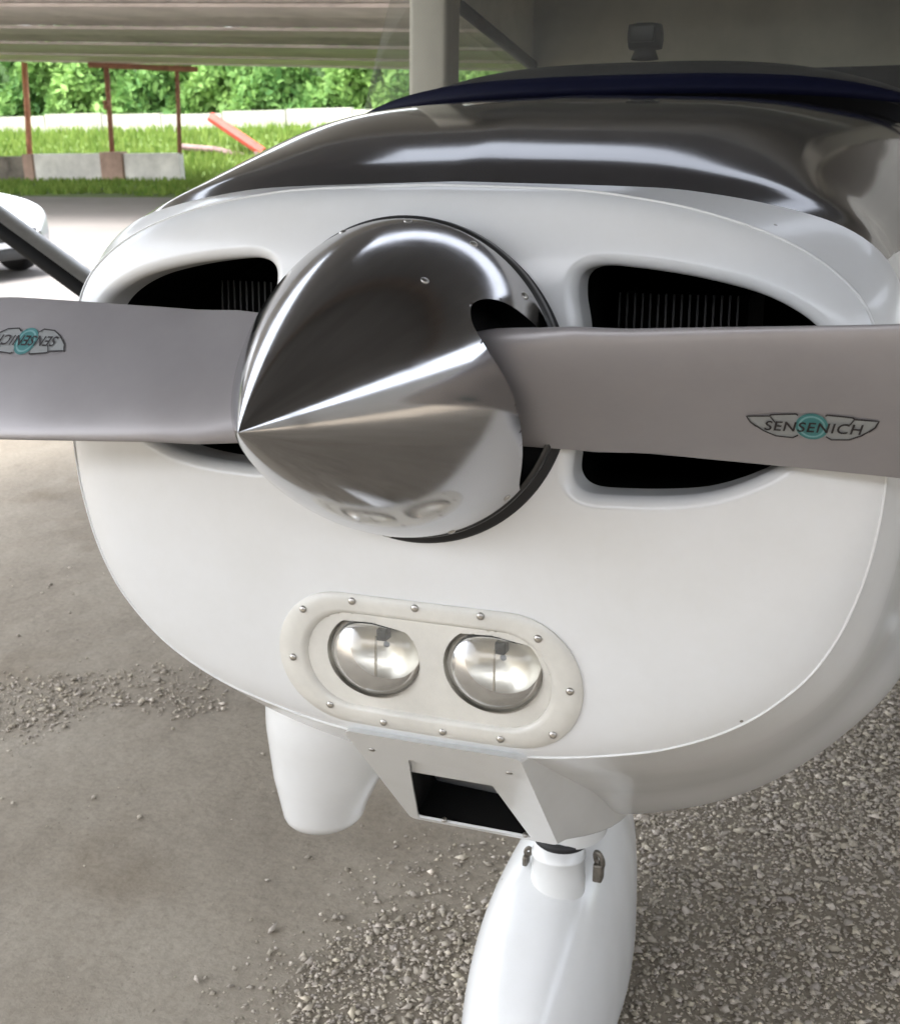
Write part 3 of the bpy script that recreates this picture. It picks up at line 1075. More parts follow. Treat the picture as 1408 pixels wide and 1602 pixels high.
# small rounded point
Rg = np.where(Sg > LS - 0.004, np.minimum(Rg, np.sqrt(np.maximum(0, 0.0065 ** 2 - (Sg - (LS - 0.0065)) ** 2)) + 0), Rg)
SXx, SYy, SZz = Rg * np.cos(Tg), -Sg, Rg * np.sin(Tg)
pts = np.stack([SXx, SYy, SZz], -1).reshape(-1, 3)
# blade cut-outs, as seen from the side (y, z), mirrored by half a turn
CUT = [(-.104, .050), (-.107, .070), (-.096, .086), (-.074, .092), (-.050, .086), (-.026, .066), (.004, .035), (.03, 0.0), (.06, -.06), (.05, -.115), (.01, -.108), (-.022, -.090), (-.054, -.045), (-.082, .008), (-.100, .040)]
cut = resample(catmull(CUT, 10, True), 260)
ins = np.zeros(len(pts), bool)
for sgn in (1, -1):
    cand = np.where((pts[:, 0] * sgn > 0.02) & (pts[:, 1] > -0.2))[0]
    q = np.stack([pts[cand, 1], pts[cand, 2] * sgn], 1)
    sdv, near = poly_sd(q, cut)
    sn = np.abs(sdv) < 0.0014
    idx = cand[sn]
    ny, nz_ = near[sn, 0], near[sn, 1] * sgn
    ny = np.minimum(ny, 0)
    rr_ = spin_r(-ny)
    okk = rr_ > np.abs(nz_)
    xx = np.sqrt(np.maximum(rr_ ** 2 - nz_ ** 2, 0)) * sgn
    pts[idx[okk]] = np.stack([xx, ny, nz_], 1)[okk]
    ins[cand[(sdv < 0) & ~sn]] = True
sf = grid_faces(len(s_), NTH, wrap_v=True)
sf = sf[~ins[sf].any(1)]
pts[:, 2] += ZP
spinner = part('spinner', pts, sf[:, ::-1], M['spinner'])
v, f = lathe([(0.0, 0.021), (0.10, 0.021), (0.160, 0.0205), (0.1665, 0.018), (0.1675, 0.004), (0.1660, 0.0005), (0.162, 0.0005)], 120, (0, 0, ZP))
part('backplate', v, f, M['dark_metal'], spinner)
v, f = lathe([(0.0, -0.19), (0.06, -0.185), (0.088, -0.15), (0.112, -0.08), (0.118, 0.0), (0.118, 0.006)], 48, (0, 0, ZP))
part('hub', v, f, M['black'], spinner)
v, f = lathe([(0.05, 0.022), (0.150, 0.0222), (0.1675, 0.0235), (0.1700, 0.027), (0.1700, 0.05)], 120, (0, 0, ZP - 0.009))  # dark ring added as the shadowed gap around the spinner base
part('starter_ring', v, f, M['rubber'], spinner)
scr = []
for k_ in range(14):
    t = 2 * math.pi * (k_ + 0.35) / 14
    if abs(math.cos(t)) > 0.86:
        continue
    for s in (0.018,):
        r = spin_r(s)
        scr.append((r * math.cos(t), -s, r * math.sin(t) + ZP, t))
scr.append((spin_r(.115) * math.cos(1.02), -.115, spin_r(.115) * math.sin(1.02) + ZP, 1.02))


def dome(c, n, r, hgt, seg=12):
    n = Vector(n).normalized()
    a = n.cross(Vector((0.3, 0.2, 0.9))).normalized()
    b = n.cross(a)
    V, Fc = [], []
    prof = [(1.0, -0.2), (1.0, 0.25), (0.8, 0.7), (0.4, 0.95)]
    for pr, ph in prof:
        for k in range(seg):
            t = 2 * math.pi * k / seg
            V.append(Vector(c) + a * r * pr * math.cos(t) + b * r * pr * math.sin(t) + n * hgt * ph)
    for i in range(len(prof) - 1):
        for k in range(seg):
            Fc.append((i * seg + k, i * seg + (k + 1) % seg, (i + 1) * seg + (k + 1) % seg, (i + 1) * seg + k))
    Fc.append(tuple((len(prof) - 1) * seg + k for k in range(seg)))
    return V, Fc


for (x, y, z, t) in scr:
    v, f = dome((x, y, z), (math.cos(t), -0.35, math.sin(t)), 0.0042, 0.0018)
    part('screw', v, f, M['steel'], spinner)

# ---- propeller blades
Y0P, PHIP = -0.037, 0.0229


def blade_axes(r):
    be = np.interp(r, [.05, .12, .17, .25, .4, .6, .9], [R(27), R(30), R(35), R(39.6), R(38.4), R(33), R(24)])
    a = np.interp(r, [.05, .12, .2, .3, .4, .5, .7, .85, .93, .95], [.050, .069, .0795, .0835, .0867, .088, .076, .055, .03, .004])
    b = np.interp(r, [.05, .12, .2, .3, .4, .5, .7, .85, .93, .95], [.055, .073, .085, .0905, .0955, .098, .085, .06, .035, .004])
    tk = np.interp(r, [.05, .12, .2, .4, .7, .95], [.030, .024, .0195, .015, .010, .003])
    return be, a, b, tk


def blade_pt(r, s, front, lift=0.0):
    be, a, b, tk = blade_axes(r)
    o = a - s * (a + b)                      # from leading edge down to trailing edge
    yt = 5 * tk * (.2969 * np.sqrt(np.maximum(s, 0)) - .126 * s - .3516 * s * s + .2843 * s ** 3 - .1036 * s ** 4) * 1.6
    n = np.where(front, yt * 1.0, -yt * 0.45) + lift
    y = Y0P - o * np.sin(be) - n * np.cos(be)
    z = o * np.cos(be) - n * np.sin(be)
    x = r
    return x * math.cos(PHIP) - z * math.sin(PHIP), y, x * math.sin(PHIP) + z * math.cos(PHIP)


rs = np.r_[np.linspace(.06, .2, 14), np.linspace(.22, .88, 40), np.linspace(.89, .95, 10)]
sa = (1 - np.cos(np.linspace(0, math.pi, 30))) / 2
prof_s = np.r_[sa[::-1], sa[1:-1]]
prof_f = np.r_[np.ones(30, bool), np.zeros(28, bool)]
RG, SG = np.meshgrid(rs, prof_s, indexing='ij')
FG = np.repeat(prof_f[None], len(rs), 0)
bx, by, bz = blade_pt(RG, SG, FG)
bladeV = np.stack([bx, by, bz], -1).reshape(-1, 3)
bladeF = [tuple(q) for q in grid_faces(len(rs), len(prof_s), wrap_v=True)] + [tuple(range((len(rs) - 1) * 58, len(rs) * 58))]


# winged maker's emblem, laid on the blade face: (u along the blade, w across the chord), metres
def emb_map(uw, lift, rc=0.419, sc=0.655):
    uw = np.asarray(uw, float)
    r = rc + uw[:, 0] * 1.07
    be, a, b, tk = blade_axes(r)
    s = sc - uw[:, 1] * 1.4 / (a + b)
    x, y, z = blade_pt(r, s, True, lift)
    return np.stack([x, y, z], 1)


def stroke(pts, wd):
    """flat ribbon polyline with small mitred joints"""
    p = np.asarray(pts, float)
    q = []
    for i in range(len(p) - 1):
        n_ = max(2, int(np.hypot(*(p[i + 1] - p[i])) / 0.002))
        q += [p[i] + (p[i + 1] - p[i]) * t for t in np.linspace(0, 1, n_, endpoint=False)]
    q.append(p[-1])
    q = np.array(q)
    d = np.gradient(q, axis=0)
    d /= np.maximum(np.linalg.norm(d, axis=1), 1e-9)[:, None]
    n_ = np.stack([-d[:, 1], d[:, 0]], 1) * wd / 2
    V = np.stack([q + n_, q - n_], 1).reshape(-1, 2)
    Fc = [(2 * i, 2 * i + 1, 2 * i + 3, 2 * i + 2) for i in range(len(q) - 1)]
    return V, Fc


def disc2(cx, cy, r0_, r1_, n=48):
    V, Fc = [], []
    for k in range(n):
        t = 2 * math.pi * k / n
        V += [(cx + r0_ * math.cos(t), cy + r0_ * math.sin(t)), (cx + r1_ * math.cos(t), cy + r1_ * math.sin(t))]
    for k in range(n):
        j = (k + 1) % n
        Fc.append((2 * k, 2 * k + 1, 2 * j + 1, 2 * j))
    return V, Fc


def merge2(lst):
    V, Fc = [], []
    for v, f in lst:
        o_ = len(V)
        V += [tuple(p) for p in v]
        Fc += [tuple(i + o_ for i in q) for q in f]
    return V, Fc


SW = 0.0013
wing_r = [(.011, .0105), (.0125, .0118), (.033, .0100), (.0345, .0085), (.0535, .0075), (.0505, .001), (.040, -.0075), (.030, -.0125), (.016, -.0135), (.0115, -.0105)]
wing_l = [(-x, z) for x, z in wing_r]
lines = [stroke(wing_r, SW), stroke(wing_l, SW), stroke([(.0345, .009), (.030, .002)], SW * 0.8), stroke([(-.0345, .009), (-.030, .002)], SW * 0.8),
         stroke([(.0505, .001), (.046, -.0035)], SW * 0.8), stroke([(-.0505, .001), (-.046, -.0035)], SW * 0.8)]


def fill2(poly, n=1):
    return [tuple(p) for p in poly], [tuple(range(len(poly)))]


cu = bpy.data.curves.new('lettering', 'FONT')
cu.body = 'SENSENICH'
cu.size = 0.0142
cu.align_x = 'CENTER'
cu.shear = 0.25
cu.space_character = 1.12
cu.offset = 0.00018
tmp = bpy.data.objects.new('lettering_source', cu)
col.objects.link(tmp)
bpy.context.view_layer.update()
tme = tmp.to_mesh()
txv = np.array([(v_.co.x, v_.co.y - 0.0062) for v_ in tme.vertices])
txf = [tuple(p_.vertices) for p_ in tme.polygons]
tmp.to_mesh_clear()
bpy.data.objects.remove(tmp)
bpy.data.curves.remove(cu)

prop = empty('propeller_origin')
bpy.data.objects.remove(prop)
for sgn in (1, -1):
    rot = np.array([[sgn, 0, 0], [0, 1, 0], [0, 0, sgn]], float)
    zoff = np.array([0, 0, ZP + 0.002])
    bl = part('propeller_blade', bladeV @ rot.T + zoff, bladeF, M['blade'], plane)
    layers = [
        ('emblem_wing', fill2(wing_r), 'decal_grey', 0.0005),
        ('emblem_wing', fill2(wing_l), 'decal_grey', 0.0005),
        ('emblem_disc', disc2(0, -.001, 0.0001, .0135), 'teal', 0.0008),
        ('emblem_ring', merge2([disc2(0, -.001, .0095, .0112)]), 'teal_light', 0.0010),
        ('emblem_outline', merge2(lines), 'decal_dark', 0.0012),
        ('emblem_lettering', (txv, txf), 'decal_dark', 0.0015),
    ]
    for nm, (v2, f2), mm, lift in layers:
        part(nm, emb_map(v2, lift, *((0.409, 0.615) if sgn > 0 else (0.455, 0.655))) @ rot.T + zoff, f2, M[mm], bl, False)

# ---- landing-light panel
def stadium(hw, hh, n=20, p=2.6):
    """rounded plate outline with flat top/bottom and round ends, centred"""
    pts_ = []
    rad = hh * 0.98
    for cx, a0 in ((hw - rad, -90), (-(hw - rad), 90)):
        for k in range(n + 1):
            t = R(a0 + 180 * k / n)
            pts_.append((cx + rad * math.cos(t), hh * math.sin(t)))
    return np.array(pts_)


PC = np.array([0.006, -0.330])
plate_out = stadium(.184, .0850)


def panel_y(x, z):
    return bowl_y(x, z)


def lamp_hole(cx, n=64):
    pts_ = []
    for k in range(n):
        t = 2 * math.pi * k / n
        x = 0.0575 * math.cos(t)
        z = 0.0505 * math.sin(t)
        z = min(z, 0.041 - 0.10 * max(0, x * (1 if cx < 0 else 1)) - 0.06 * abs(x))
        pts_.append((cx + x, -.0 + z))
    return np.array(pts_)


# flat-ish flange of the panel: ring between plate edge and tray edge
tray = stadium(.150, .0610)
npl = 240
Po = resample(plate_out, npl)
Pi = resample(tray, npl)
# align start points
k0 = int(np.argmin(np.hypot(*(Pi - Po[0] * [0.8, 0.73]).T)))
Pi = np.roll(Pi, -k0, 0)
rings = []
for f_, dy_ in ((1.0, 0.0012), (1.0, -0.0022), (0.985, -0.0030), (0.5, -0.0030), (0.22, -0.0030), (0.08, -0.0022), (-0.02, 0.001), (-0.06, 0.0030)):
    q = Pi + (Po - Pi) * f_ + PC
    rings.append(np.stack([q[:, 0], bowl_y(q[:, 0], q[:, 1]) + dy_, q[:, 1]], 1))
Wp = np.array(rings)
panel = part('light_panel', Wp.reshape(-1, 3), grid_faces(len(rings), npl, wrap_v=True), M['cream'], plane)
# tray floor with two lamp openings, cut on a fine grid
gx_ = np.linspace(-.155, .155, 250)
gz_ = np.linspace(-.066, .066, 116)
A, B = np.meshgrid(gx_, gz_, indexing='ij')
q = np.stack([A.ravel(), B.ravel()], 1)
out_ = np.zeros(len(q), bool)
tr_edge = Pi + (Po - Pi) * -0.06
LAMPS = (-.0640, .0800)
for cpoly, inside_bad in ((tr_edge, False), (lamp_hole(LAMPS[0]) + [0, .010], True), (lamp_hole(LAMPS[1]) + [0, .013], True)):
    sdv, near = poly_sd(q, np.asarray(cpoly))
    sn = np.abs(sdv) < 0.0009
    q[sn] = near[sn]
    out_ |= ((sdv < 0) if inside_bad else (sdv > 0)) & ~sn
fc = grid_faces(250, 116)
fc = fc[~out_[fc].any(1)]
qq = q + PC
TV = np.stack([qq[:, 0], bowl_y(qq[:, 0], qq[:, 1]) + 0.0028, qq[:, 1]], 1)
part('tray', TV, fc, M['cream'], panel)
for k_, cx in enumerate(LAMPS):
    c0 = np.array([cx + PC[0], 0, PC[1] + (0.010, 0.013)[k_]])
    yb0 = float(bowl_y(c0[0], c0[2])) + 0.0028
    hole = lamp_hole(0)
    # rim: short tube going back from the opening
    rg_ = []
    for sc, dy_ in ((1.0, -0.0005), (0.985, 0.004), (0.98, 0.012)):
        rg_.append(np.stack([c0[0] + hole[:, 0] * sc, np.full(64, yb0 + dy_) + 0.10 * 0, c0[2] + hole[:, 1] * sc], 1))
    lamp = part('landing_light', np.array(rg_).reshape(-1, 3), grid_faces(3, 64, wrap_v=True), M['steel'], plane)
    # reflector bowl, tilted a little down
    prof = [(0.004, 0.034), (0.02, 0.031), (0.036, 0.024), (0.049, 0.013), (0.0585, 0.0)]
    v, f = lathe(prof, 48)
    v = np.array(v)
    v[:, 2] *= 0.93
    v += [c0[0], yb0 + 0.006, c0[2]]
    part('reflector', v, f, M['silver'], lamp)
    # domed front glass
    prof = [(0.0005, -0.0225), (0.012, -0.0215), (0.024, -0.0185), (0.036, -0.0132), (0.046, -0.0065), (0.053, 0.0), (0.0565, 0.006)]
    v, f = lathe(prof, 48)
    v = np.array(v)
    v[:, 2] *= 0.9
    v += [c0[0], yb0 + 0.002, c0[2]]
    hz = c0[2] + 0.041
    v[:, 2] = np.minimum(v[:, 2], hz - 0.06 * np.abs(v[:, 0] - c0[0]) - 0.1 * np.maximum(v[:, 0] - c0[0], 0) - 0.001)
    part('lens', v, f, M['lens'], lamp)
    v, f = box(c0[0] - .003, c0[0] + .009, yb0 + .016, yb0 + .034, c0[2] + .012, c0[2] + .026, .002)
    part('bulb', v, f, M['dark_metal'], lamp)
    v, f = box(c0[0] - .0008, c0[0] + .0008, yb0 + .006, yb0 + .010, c0[2] - .045, c0[2] + .02)
    part('bulb_support', v, f, M['steel'], lamp, False)
for (x, z) in [(-0.146, -0.289), (-0.083, -0.272), (-0.007, -0.271), (0.069, -0.271), (0.133, -0.288), (0.168, -0.342), (0.148, -0.396), (0.087, -0.411),
               (0.018, -0.413), (-0.055, -0.413), (-0.122, -0.401), (-0.164, -0.348)]:
    x, z = .006 + x * 1.01, -.330 + (z + .343) * 1.08
    y = float(bowl_y(x, z)) - 0.0036
    v, f = dome((x, y, z), (0, -1, 0.1), 0.0045, 0.0022)
    part('screw', v, f, M['steel'], panel)

# ---- chin scoop for the oil cooler
def quad_plate(o4, i4, yoff):
    V = [tuple(p) for p in o4] + [tuple(p) for p in i4]
    Fc = [(0, 1, 5, 4), (1, 2, 6, 5), (2, 3, 7, 6), (3, 0, 4, 7)]
    return V, Fc


O4 = np.array([(-.101, .057, -.423), (.118, .057, -.423), (.106, .292, -.652), (-.108, .292, -.652)])     # face plate corners
I4 = np.array([(-.038, .1064, -.4712), (.058, .1064, -.4712), (.070, .2838, -.6440), (-.094, .2838, -.6440)])
nface = np.cross(O4[1] - O4[0], O4[3] - O4[0])
nface /= np.linalg.norm(nface)
if nface[1] > 0:
    nface = -nface


def rounded_quad(q4, rad, n=6):
    """closed outline with rounded corners"""
    out__ = []
    for i in range(4):
        p, a, b = q4[i], q4[i - 1], q4[(i + 1) % 4]
        da = (a - p) / np.linalg.norm(a - p)
        db = (b - p) / np.linalg.norm(b - p)
        p0, p2 = p + da * rad, p + db * rad
        for t in np.linspace(0, 1, n):
            out__.append((1 - t) ** 2 * p0 + 2 * t * (1 - t) * p + t * t * p2)
    return np.array(out__)


ro, ri = rounded_quad(O4, .012), rounded_quad(I4, .006)
nq = len(ro)
tf = np.clip((ro[:, 2] + .423) / (-.652 + .423), 0, 1)       # 0 at the top edge, 1 at the bottom edge
back_ = ro.copy()
back_[:, 1] = 0.36 + 0.24 * tf
back_[:, 0] *= 1.15 + 0.30 * tf
back_[:, 2] = -.50 - .215 * tf
half_ = ro * 0.55 + back_ * 0.45
half_[:, 0] *= 1.06
half_[:, 2] -= 0.012 * tf
mid_ = ro + np.array([0, 0.006, 0]) - nface * 0.002
mid_[:, 0] *= 1.012
rings = [ri - nface * 0.003, ri - nface * 0.001, ri + nface * 0.0005 + 0, ro + nface * 0.0005]
for t_ in np.linspace(0.03, 1, 9):
    e_ = t_ ** 0.85
    rg_ = mid_ * (1 - e_) + back_ * e_
    rg_[:, 0] += np.sign(rg_[:, 0]) * 0.022 * math.sin(math.pi * e_)
    rg_[:, 2] -= 0.010 * tf * math.sin(math.pi * e_)
    rings.append(rg_)
scoop = part('chin_scoop', np.array(rings).reshape(-1, 3), grid_faces(len(rings), nq, wrap_v=True), M['white_plain'], plane)
scoop.data.set_sharp_from_angle(angle=R(32))
inn = [ri - nface * 0.0032, (ri - I4.mean(0)) * 1.08 + I4.mean(0) - nface * 0.006, (ri - I4.mean(0)) * 1.15 + I4.mean(0) + np.array([0, .16, .03])]
fc = [tuple(x_) for x_ in grid_faces(3, nq, wrap_v=True)] + [tuple(range(2 * nq, 3 * nq))]
part('scoop_duct', np.array(inn).reshape(-1, 3), fc, M['black'], scoop, False)
qa = [I4[0] * 1.02 - I4[3] * .02, I4[1] * 1.02 - I4[2] * .02, I4[1] * .74 + I4[2] * .26, I4[0] * .74 + I4[3] * .26]
part('inner_flange', [tuple(p - nface * 0.0055 + np.array([0.004 * (1 if i_ in (1, 2) else -1), 0, 0])) for i_, p in enumerate(qa)], [(0, 1, 2, 3)], M['white_plain'], scoop, False)
v, f = box(-.05, .05, .36, .37, -.62, -.53)
part('oil_cooler', v, f, M['dark_metal'], scoop, False)
for t, side_ in ((0.16, 0.1), (0.16, 0.9)):
    p = O4[0] * (1 - t) * (1 - side_) + O4[1] * (1 - t) * side_ + O4[3] * t * (1 - side_) + O4[2] * t * side_
    v, f = dome(p + nface * .001, nface, .004, .0018)
    part('screw', v, f, M['steel'], scoop)
for x_ in (-.055, .062):
    v, f = dome((x_, .2825, -.6405), (0, -.6, .8), .004, .003)
    part('screw', v, f, M['steel'], scoop)

# ---- rounded exhaust fairing on the left of the scoop
rings = []
ax0, ax1 = np.array([-.222, .285, -.45]), np.array([-.252, .290, -.672])
for k_ in range(26):
    t = k_ / 25
    c = ax0 + (ax1 - ax0) * min(1, t / 0.82)
    w_ = np.interp(t, [0, .3, .6, .82], [.108, .097, .079, .060])
    d_ = np.interp(t, [0, .3, .6, .82], [.10, .096, .078, .060])
    if t > 0.82:
        u_ = (t - .82) / .18
        w_ *= math.sqrt(max(0, 1 - u_ ** 2)) * 0.98 + 0.02
        d_ *= math.sqrt(max(0, 1 - u_ ** 2)) * 0.98 + 0.02
        c = ax1 + np.array([0, 0.004, -0.034]) * (1 - math.sqrt(max(0, 1 - u_ ** 2)) * 0 ) * u_
    ring = []
    for q in range(48):
        tt_ = 2 * math.pi * q / 48
        ring.append((c[0] + w_ * math.cos(tt_), c[1] + d_ * math.sin(tt_) + 0.02, c[2] + 0.10 * w_ * math.cos(tt_) * t))
    rings.append(ring)
v = np.array(rings).reshape(-1, 3)
part('exhaust_fairing', v, grid_faces(26, 48, wrap_v=True), M['white'], plane)

# ---- nose leg and wheel fairing
ST = [  # y, z top, z bottom, half width
    (.372, -1.185, -1.205, .010), (.39, -1.145, -1.235, .048), (.43, -1.085, -1.262, .087), (.49, -1.005, -1.280, .118), (.56, -.943, -1.288, .138), (.63, -.905, -1.290, .148),
    (.70, -.888, -1.290, .152), (.78, -.875, -1.288, .150), (.88, -.868, -1.28, .138), (1.0, -.90, -1.262, .112), (1.12, -.96, -1.235, .080), (1.24, -1.04, -1.205, .045), (1.33, -1.10, -1.165, .008)]
st = np.array(ST)
yq = np.r_[np.linspace(.372, .45, 22), np.linspace(.46, 1.33, 60)]
sv = pchip(st[:, 0], st[:, 1:], yq)
rings = []
for (y, (zt, zb_, hw)) in zip(yq, sv):
    zc_ = zb_ + (zt - zb_) * 0.30
    ring = []
    for q in range(96):
        t = 2 * math.pi * q / 96
        ct, s_t = math.cos(t), math.sin(t)
        ex = 2.5
        px = math.copysign(abs(ct) ** (2 / ex), ct) * hw * 0.82 - 0.004
        pz = math.copysign(abs(s_t) ** (2 / ex), s_t)
        pz = zc_ + (pz * (zt - zc_) if pz > 0 else pz * (zc_ - zb_))
        ring.append((px, y, pz))
    rings.append(ring)
fairing = part('wheel_fairing', np.array(rings).reshape(-1, 3), grid_faces(len(yq), 96, wrap_v=True)[:, ::-1], M['white'], plane)
# tyre
ty = 0.78
gzt = gz(ty)
tr = 0.165
v, f = lathe([(tr * .55, -.045), (tr * .8, -.058), (tr * .95, -.05), (tr, -.025), (tr, .025), (tr * .95, .05), (tr * .8, .058), (tr * .55, .045)], 48)
v = [(p[1], p[0] + ty, p[2] + gzt + tr) for p in v]
part('nose_tyre', v, f, M['rubber'], fairing)
# leg and collar
lx, ly = .017, .645
v, f = lathe([(.036, .0), (.036, .30)], 32, (lx, ly, -.99), 'z')
part('nose_leg', v, f, M['white_plain'], plane)
v, f = lathe([(.0465, -.030), (.046, .004), (.0450, .012), (.0440, .040), (.0455, .042), (.0455, .047), (.0425, .049), (.042, .068), (.030, .070)], 48, (lx, ly, -.908), 'z')
part('leg_collar', v, f, M['white_plain'], plane)
v, f = lathe([(.034, .0), (.043, .0), (.045, .003), (.045, .010), (.042, .013), (.034, .013)], 40, (lx + .004, ly, -.842), 'z')
part('leg_seal', v, f, M['rubber'], plane)


def torus(c, R0, r, ax, seg=20, sub=8, sy=1.0):
    ax = Vector(ax).normalized()
    a = ax.cross(Vector((0, 0, 1)) if abs(ax.z) < .9 else Vector((1, 0, 0))).normalized()
    b = ax.cross(a)
    V = []
    for i in range(seg):
        t = 2 * math.pi * i / seg
        d = a * math.cos(t) + b * math.sin(t) * sy
        for k in range(sub):
            u = 2 * math.pi * k / sub
            V.append(Vector(c) + d * (R0 + r * math.cos(u)) + ax * r * math.sin(u))
    return V, [tuple(q) for q in grid_faces(seg, sub, True, True)]


for (x_, z_) in ((-.036, -.872), (.086, -.862)):
    v1 = torus((x_, .645, z_), .0085 if x_ > 0 else .005, .0042 if x_ > 0 else .003, (0.6 if x_ > 0 else -0.5, 1, .3), sy=1.5)
    v2 = box(x_ - .009, x_ + (.007 if x_ > 0 else .0), .638, .66, z_ - (.040 if x_ > 0 else .026), z_ - .008, .004)
    v, f = merge([v1, v2])
    part('tow_lug', v, f, M['dirty_steel'], plane)
# fork fairing block joining the leg and the cowling
v, f = lathe([(.050, -.115), (.054, -.08), (.066, -.04), (.085, .0), (.10, .05)], 40, (lx + .02, ly + .04, -.72), 'z')
v = np.array(v)
v[:, 1] = (v[:, 1] - ly - .06) * 1.5 + ly + .07
part('leg_cuff', v, f, M['white_plain'], plane)

# ---- windscreen, trim, dashboard and cabin
xw = np.linspace(-1, 1, 61)


def wind(u, t, push=0.0):
    """u -1..1 across, t 0 base .. 1 top"""
    hw = .492 + t * .055
    x = u * hw
    yc0, ys0 = .905, 1.00
    yc1, ys1 = 1.33, 1.40
    zc0, zs0 = .386, .362
    zc1, zs1 = .835, .80
    e = np.abs(u) ** 2.6
    y = (yc0 + (ys0 - yc0) * e) * (1 - t) + (yc1 + (ys1 - yc1) * e) * t
    z = (zc0 + (zs0 - zc0) * np.abs(u) ** 3) * (1 - t) + (zc1 + (zs1 - zc1) * np.abs(u) ** 3) * t
    z = z + 0.02 * np.sin(math.pi * t)
    return x, y - push, z + push * 0.5


U, T = np.meshgrid(xw, np.linspace(0.0, 1, 24), indexing='ij')
x, y, z = wind(U, T)
screen = part('windscreen', np.stack([x, y, z], -1).reshape(-1, 3), grid_faces(61, 24), M['glass'])
# navy trim along its foot: rounded band
bandv = []
for t_, ps in ((-.024, -.006), (-.021, .003), (-.012, .006), (.008, .007), (.026, .006), (.034, .001)):
    fd = 1 - np.abs(xw) ** 5 * 0.92
    x, y, z = wind(xw * 1.0, np.full(61, -.02) + (t_ + .02) * fd, ps * (0.3 + 0.7 * fd))
    bandv.append(np.stack([x, y, z], -1))
part('windscreen_trim', np.array(bandv).reshape(-1, 3), grid_faces(6, 61), M['navy'], screen)
# dashboard top behind the glass
dv = []
for yy, zz, hw in ((.955, .400, .47), (1.0, .428, .46), (1.06, .440, .455), (1.28, .446, .47), (1.30, .43, .47), (1.30, -.1, .47)):
    e = np.abs(xw) ** 3
    dv.append(np.stack([xw * hw, np.full(61, yy) + .06 * e, zz - .055 * e], -1))
part('dashboard', np.array(dv).reshape(-1, 3), grid_faces(6, 61), M['dash'])
cb1 = lathe([(.0, -.004), (.024, -.004), (.020, .006), (.018, .012)], 24, (.018, 1.05, .447), 'z')
cb2 = box(-.012, .048, 1.025, 1.075, .457, .502, .018)
comp = part('compass', *merge([cb1, cb2]), M['rubber'])
v, f = box(-.002, .038, 1.021, 1.0245, .468, .494, .001)
part('compass_window', v, f, M['car_glass_dark'], comp)
# cabin shell
for sgn in (-1, 1):
    v, f = box(min(sgn * .556, sgn * .468), max(sgn * .556, sgn * .468), 1.375, 1.455, .22, .86, .012)
    part('door_post', v, f, M['beige'])
    # upper door frame sloping down towards the back, with side glass below it
    xs_ = sgn * .588
    V = [(xs_, 1.47, .86), (xs_, 1.47, .70), (xs_, 1.74, .645), (xs_, 2.35, .605), (xs_, 2.6, .60), (xs_, 2.6, .86)]
    V2 = [(p[0] - sgn * .03, p[1], p[2]) for p in V]
    part('door_frame', V + V2, [(0, 1, 2, 3, 4, 5), (11, 10, 9, 8, 7, 6)] + [(i, (i + 1) % 6, (i + 1) % 6 + 6, i + 6) for i in range(6)], M['cabin'], plane, False)
    V = [(xs_ - sgn * .01, 1.47, .30), (xs_ - sgn * .01, 2.6, .30), (xs_ - sgn * .01, 2.6, .60), (xs_ - sgn * .01, 2.35, .605), (xs_ - sgn * .01, 1.74, .645), (xs_ - sgn * .01, 1.47, .70)]
    part('side_window', V, [(0, 1, 2, 3, 4, 5)], M['glass'], plane, False)
    v, f = tube([(xs_ - sgn * .03, 1.70, .655), (xs_ - sgn * .03, 2.38, .585)], .016, 10)
    part('cabin_tube', v, f, M['fin'])
    # wing strut
    ax_ = np.array([sgn * 1.0, 1.58, -.345])
    bx_ = np.array([sgn * 2.86, 1.4455, .843])
    a0 = ax_ + (ax_ - bx_) * 0.26
    d = (bx_ - a0) / np.linalg.norm(bx_ - a0)
    upv = np.cross(d, [0, 1, 0])
    upv = upv / np.linalg.norm(upv)
    if upv[2] < 0:
        upv = -upv
    ring = []
    for q in range(24):
        t = 2 * math.pi * q / 24
        ring.append(np.array([0, 1, 0]) * 0.055 * math.cos(t) + upv * 0.030 * math.sin(t))
    V = [a0 + r_ for r_ in ring] + [bx_ + r_ for r_ in ring]
    so = part('wing_strut', V, [(i, (i + 1) % 24, 24 + (i + 1) % 24, 24 + i) for i in range(24)], M['strut'])
    V = []  # pale strip stands in for light along the strut's top
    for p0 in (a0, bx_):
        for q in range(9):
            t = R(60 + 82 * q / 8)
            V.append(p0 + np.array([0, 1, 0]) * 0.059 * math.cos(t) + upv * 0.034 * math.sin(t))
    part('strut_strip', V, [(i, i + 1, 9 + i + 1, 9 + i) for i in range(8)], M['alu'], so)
    # main gear leg and wheel
    wy, wz = 1.95, gz(1.95)
    v, f = tube([(sgn * .45, 1.8, -.66), (sgn * .8, 1.88, -.86), (sgn * 1.08, wy, wz + .17)], .035, 12)
    part('main_gear_leg', v, f, M['white_plain'])
    v, f = lathe([(.09, -.05), (.14, -.066), (.165, -.055), (.175, -.03), (.175, .03), (.165, .055), (.14, .066), (.09, .05)], 40)
    part('main_tyre', [(p[1] + sgn * 1.14, p[0] + wy, p[2] + wz + .175) for p in v], f, M['rubber'])
    v, f = lathe([(.0, -.05), (.06, -.052), (.09, -.048), (.09, .048), (.06, .052), (0, .05)], 24)
    part('main_wheel', [(p[1] + sgn * 1.14, p[0] + wy, p[2] + wz + .175) for p in v], f, M['white_plain'])
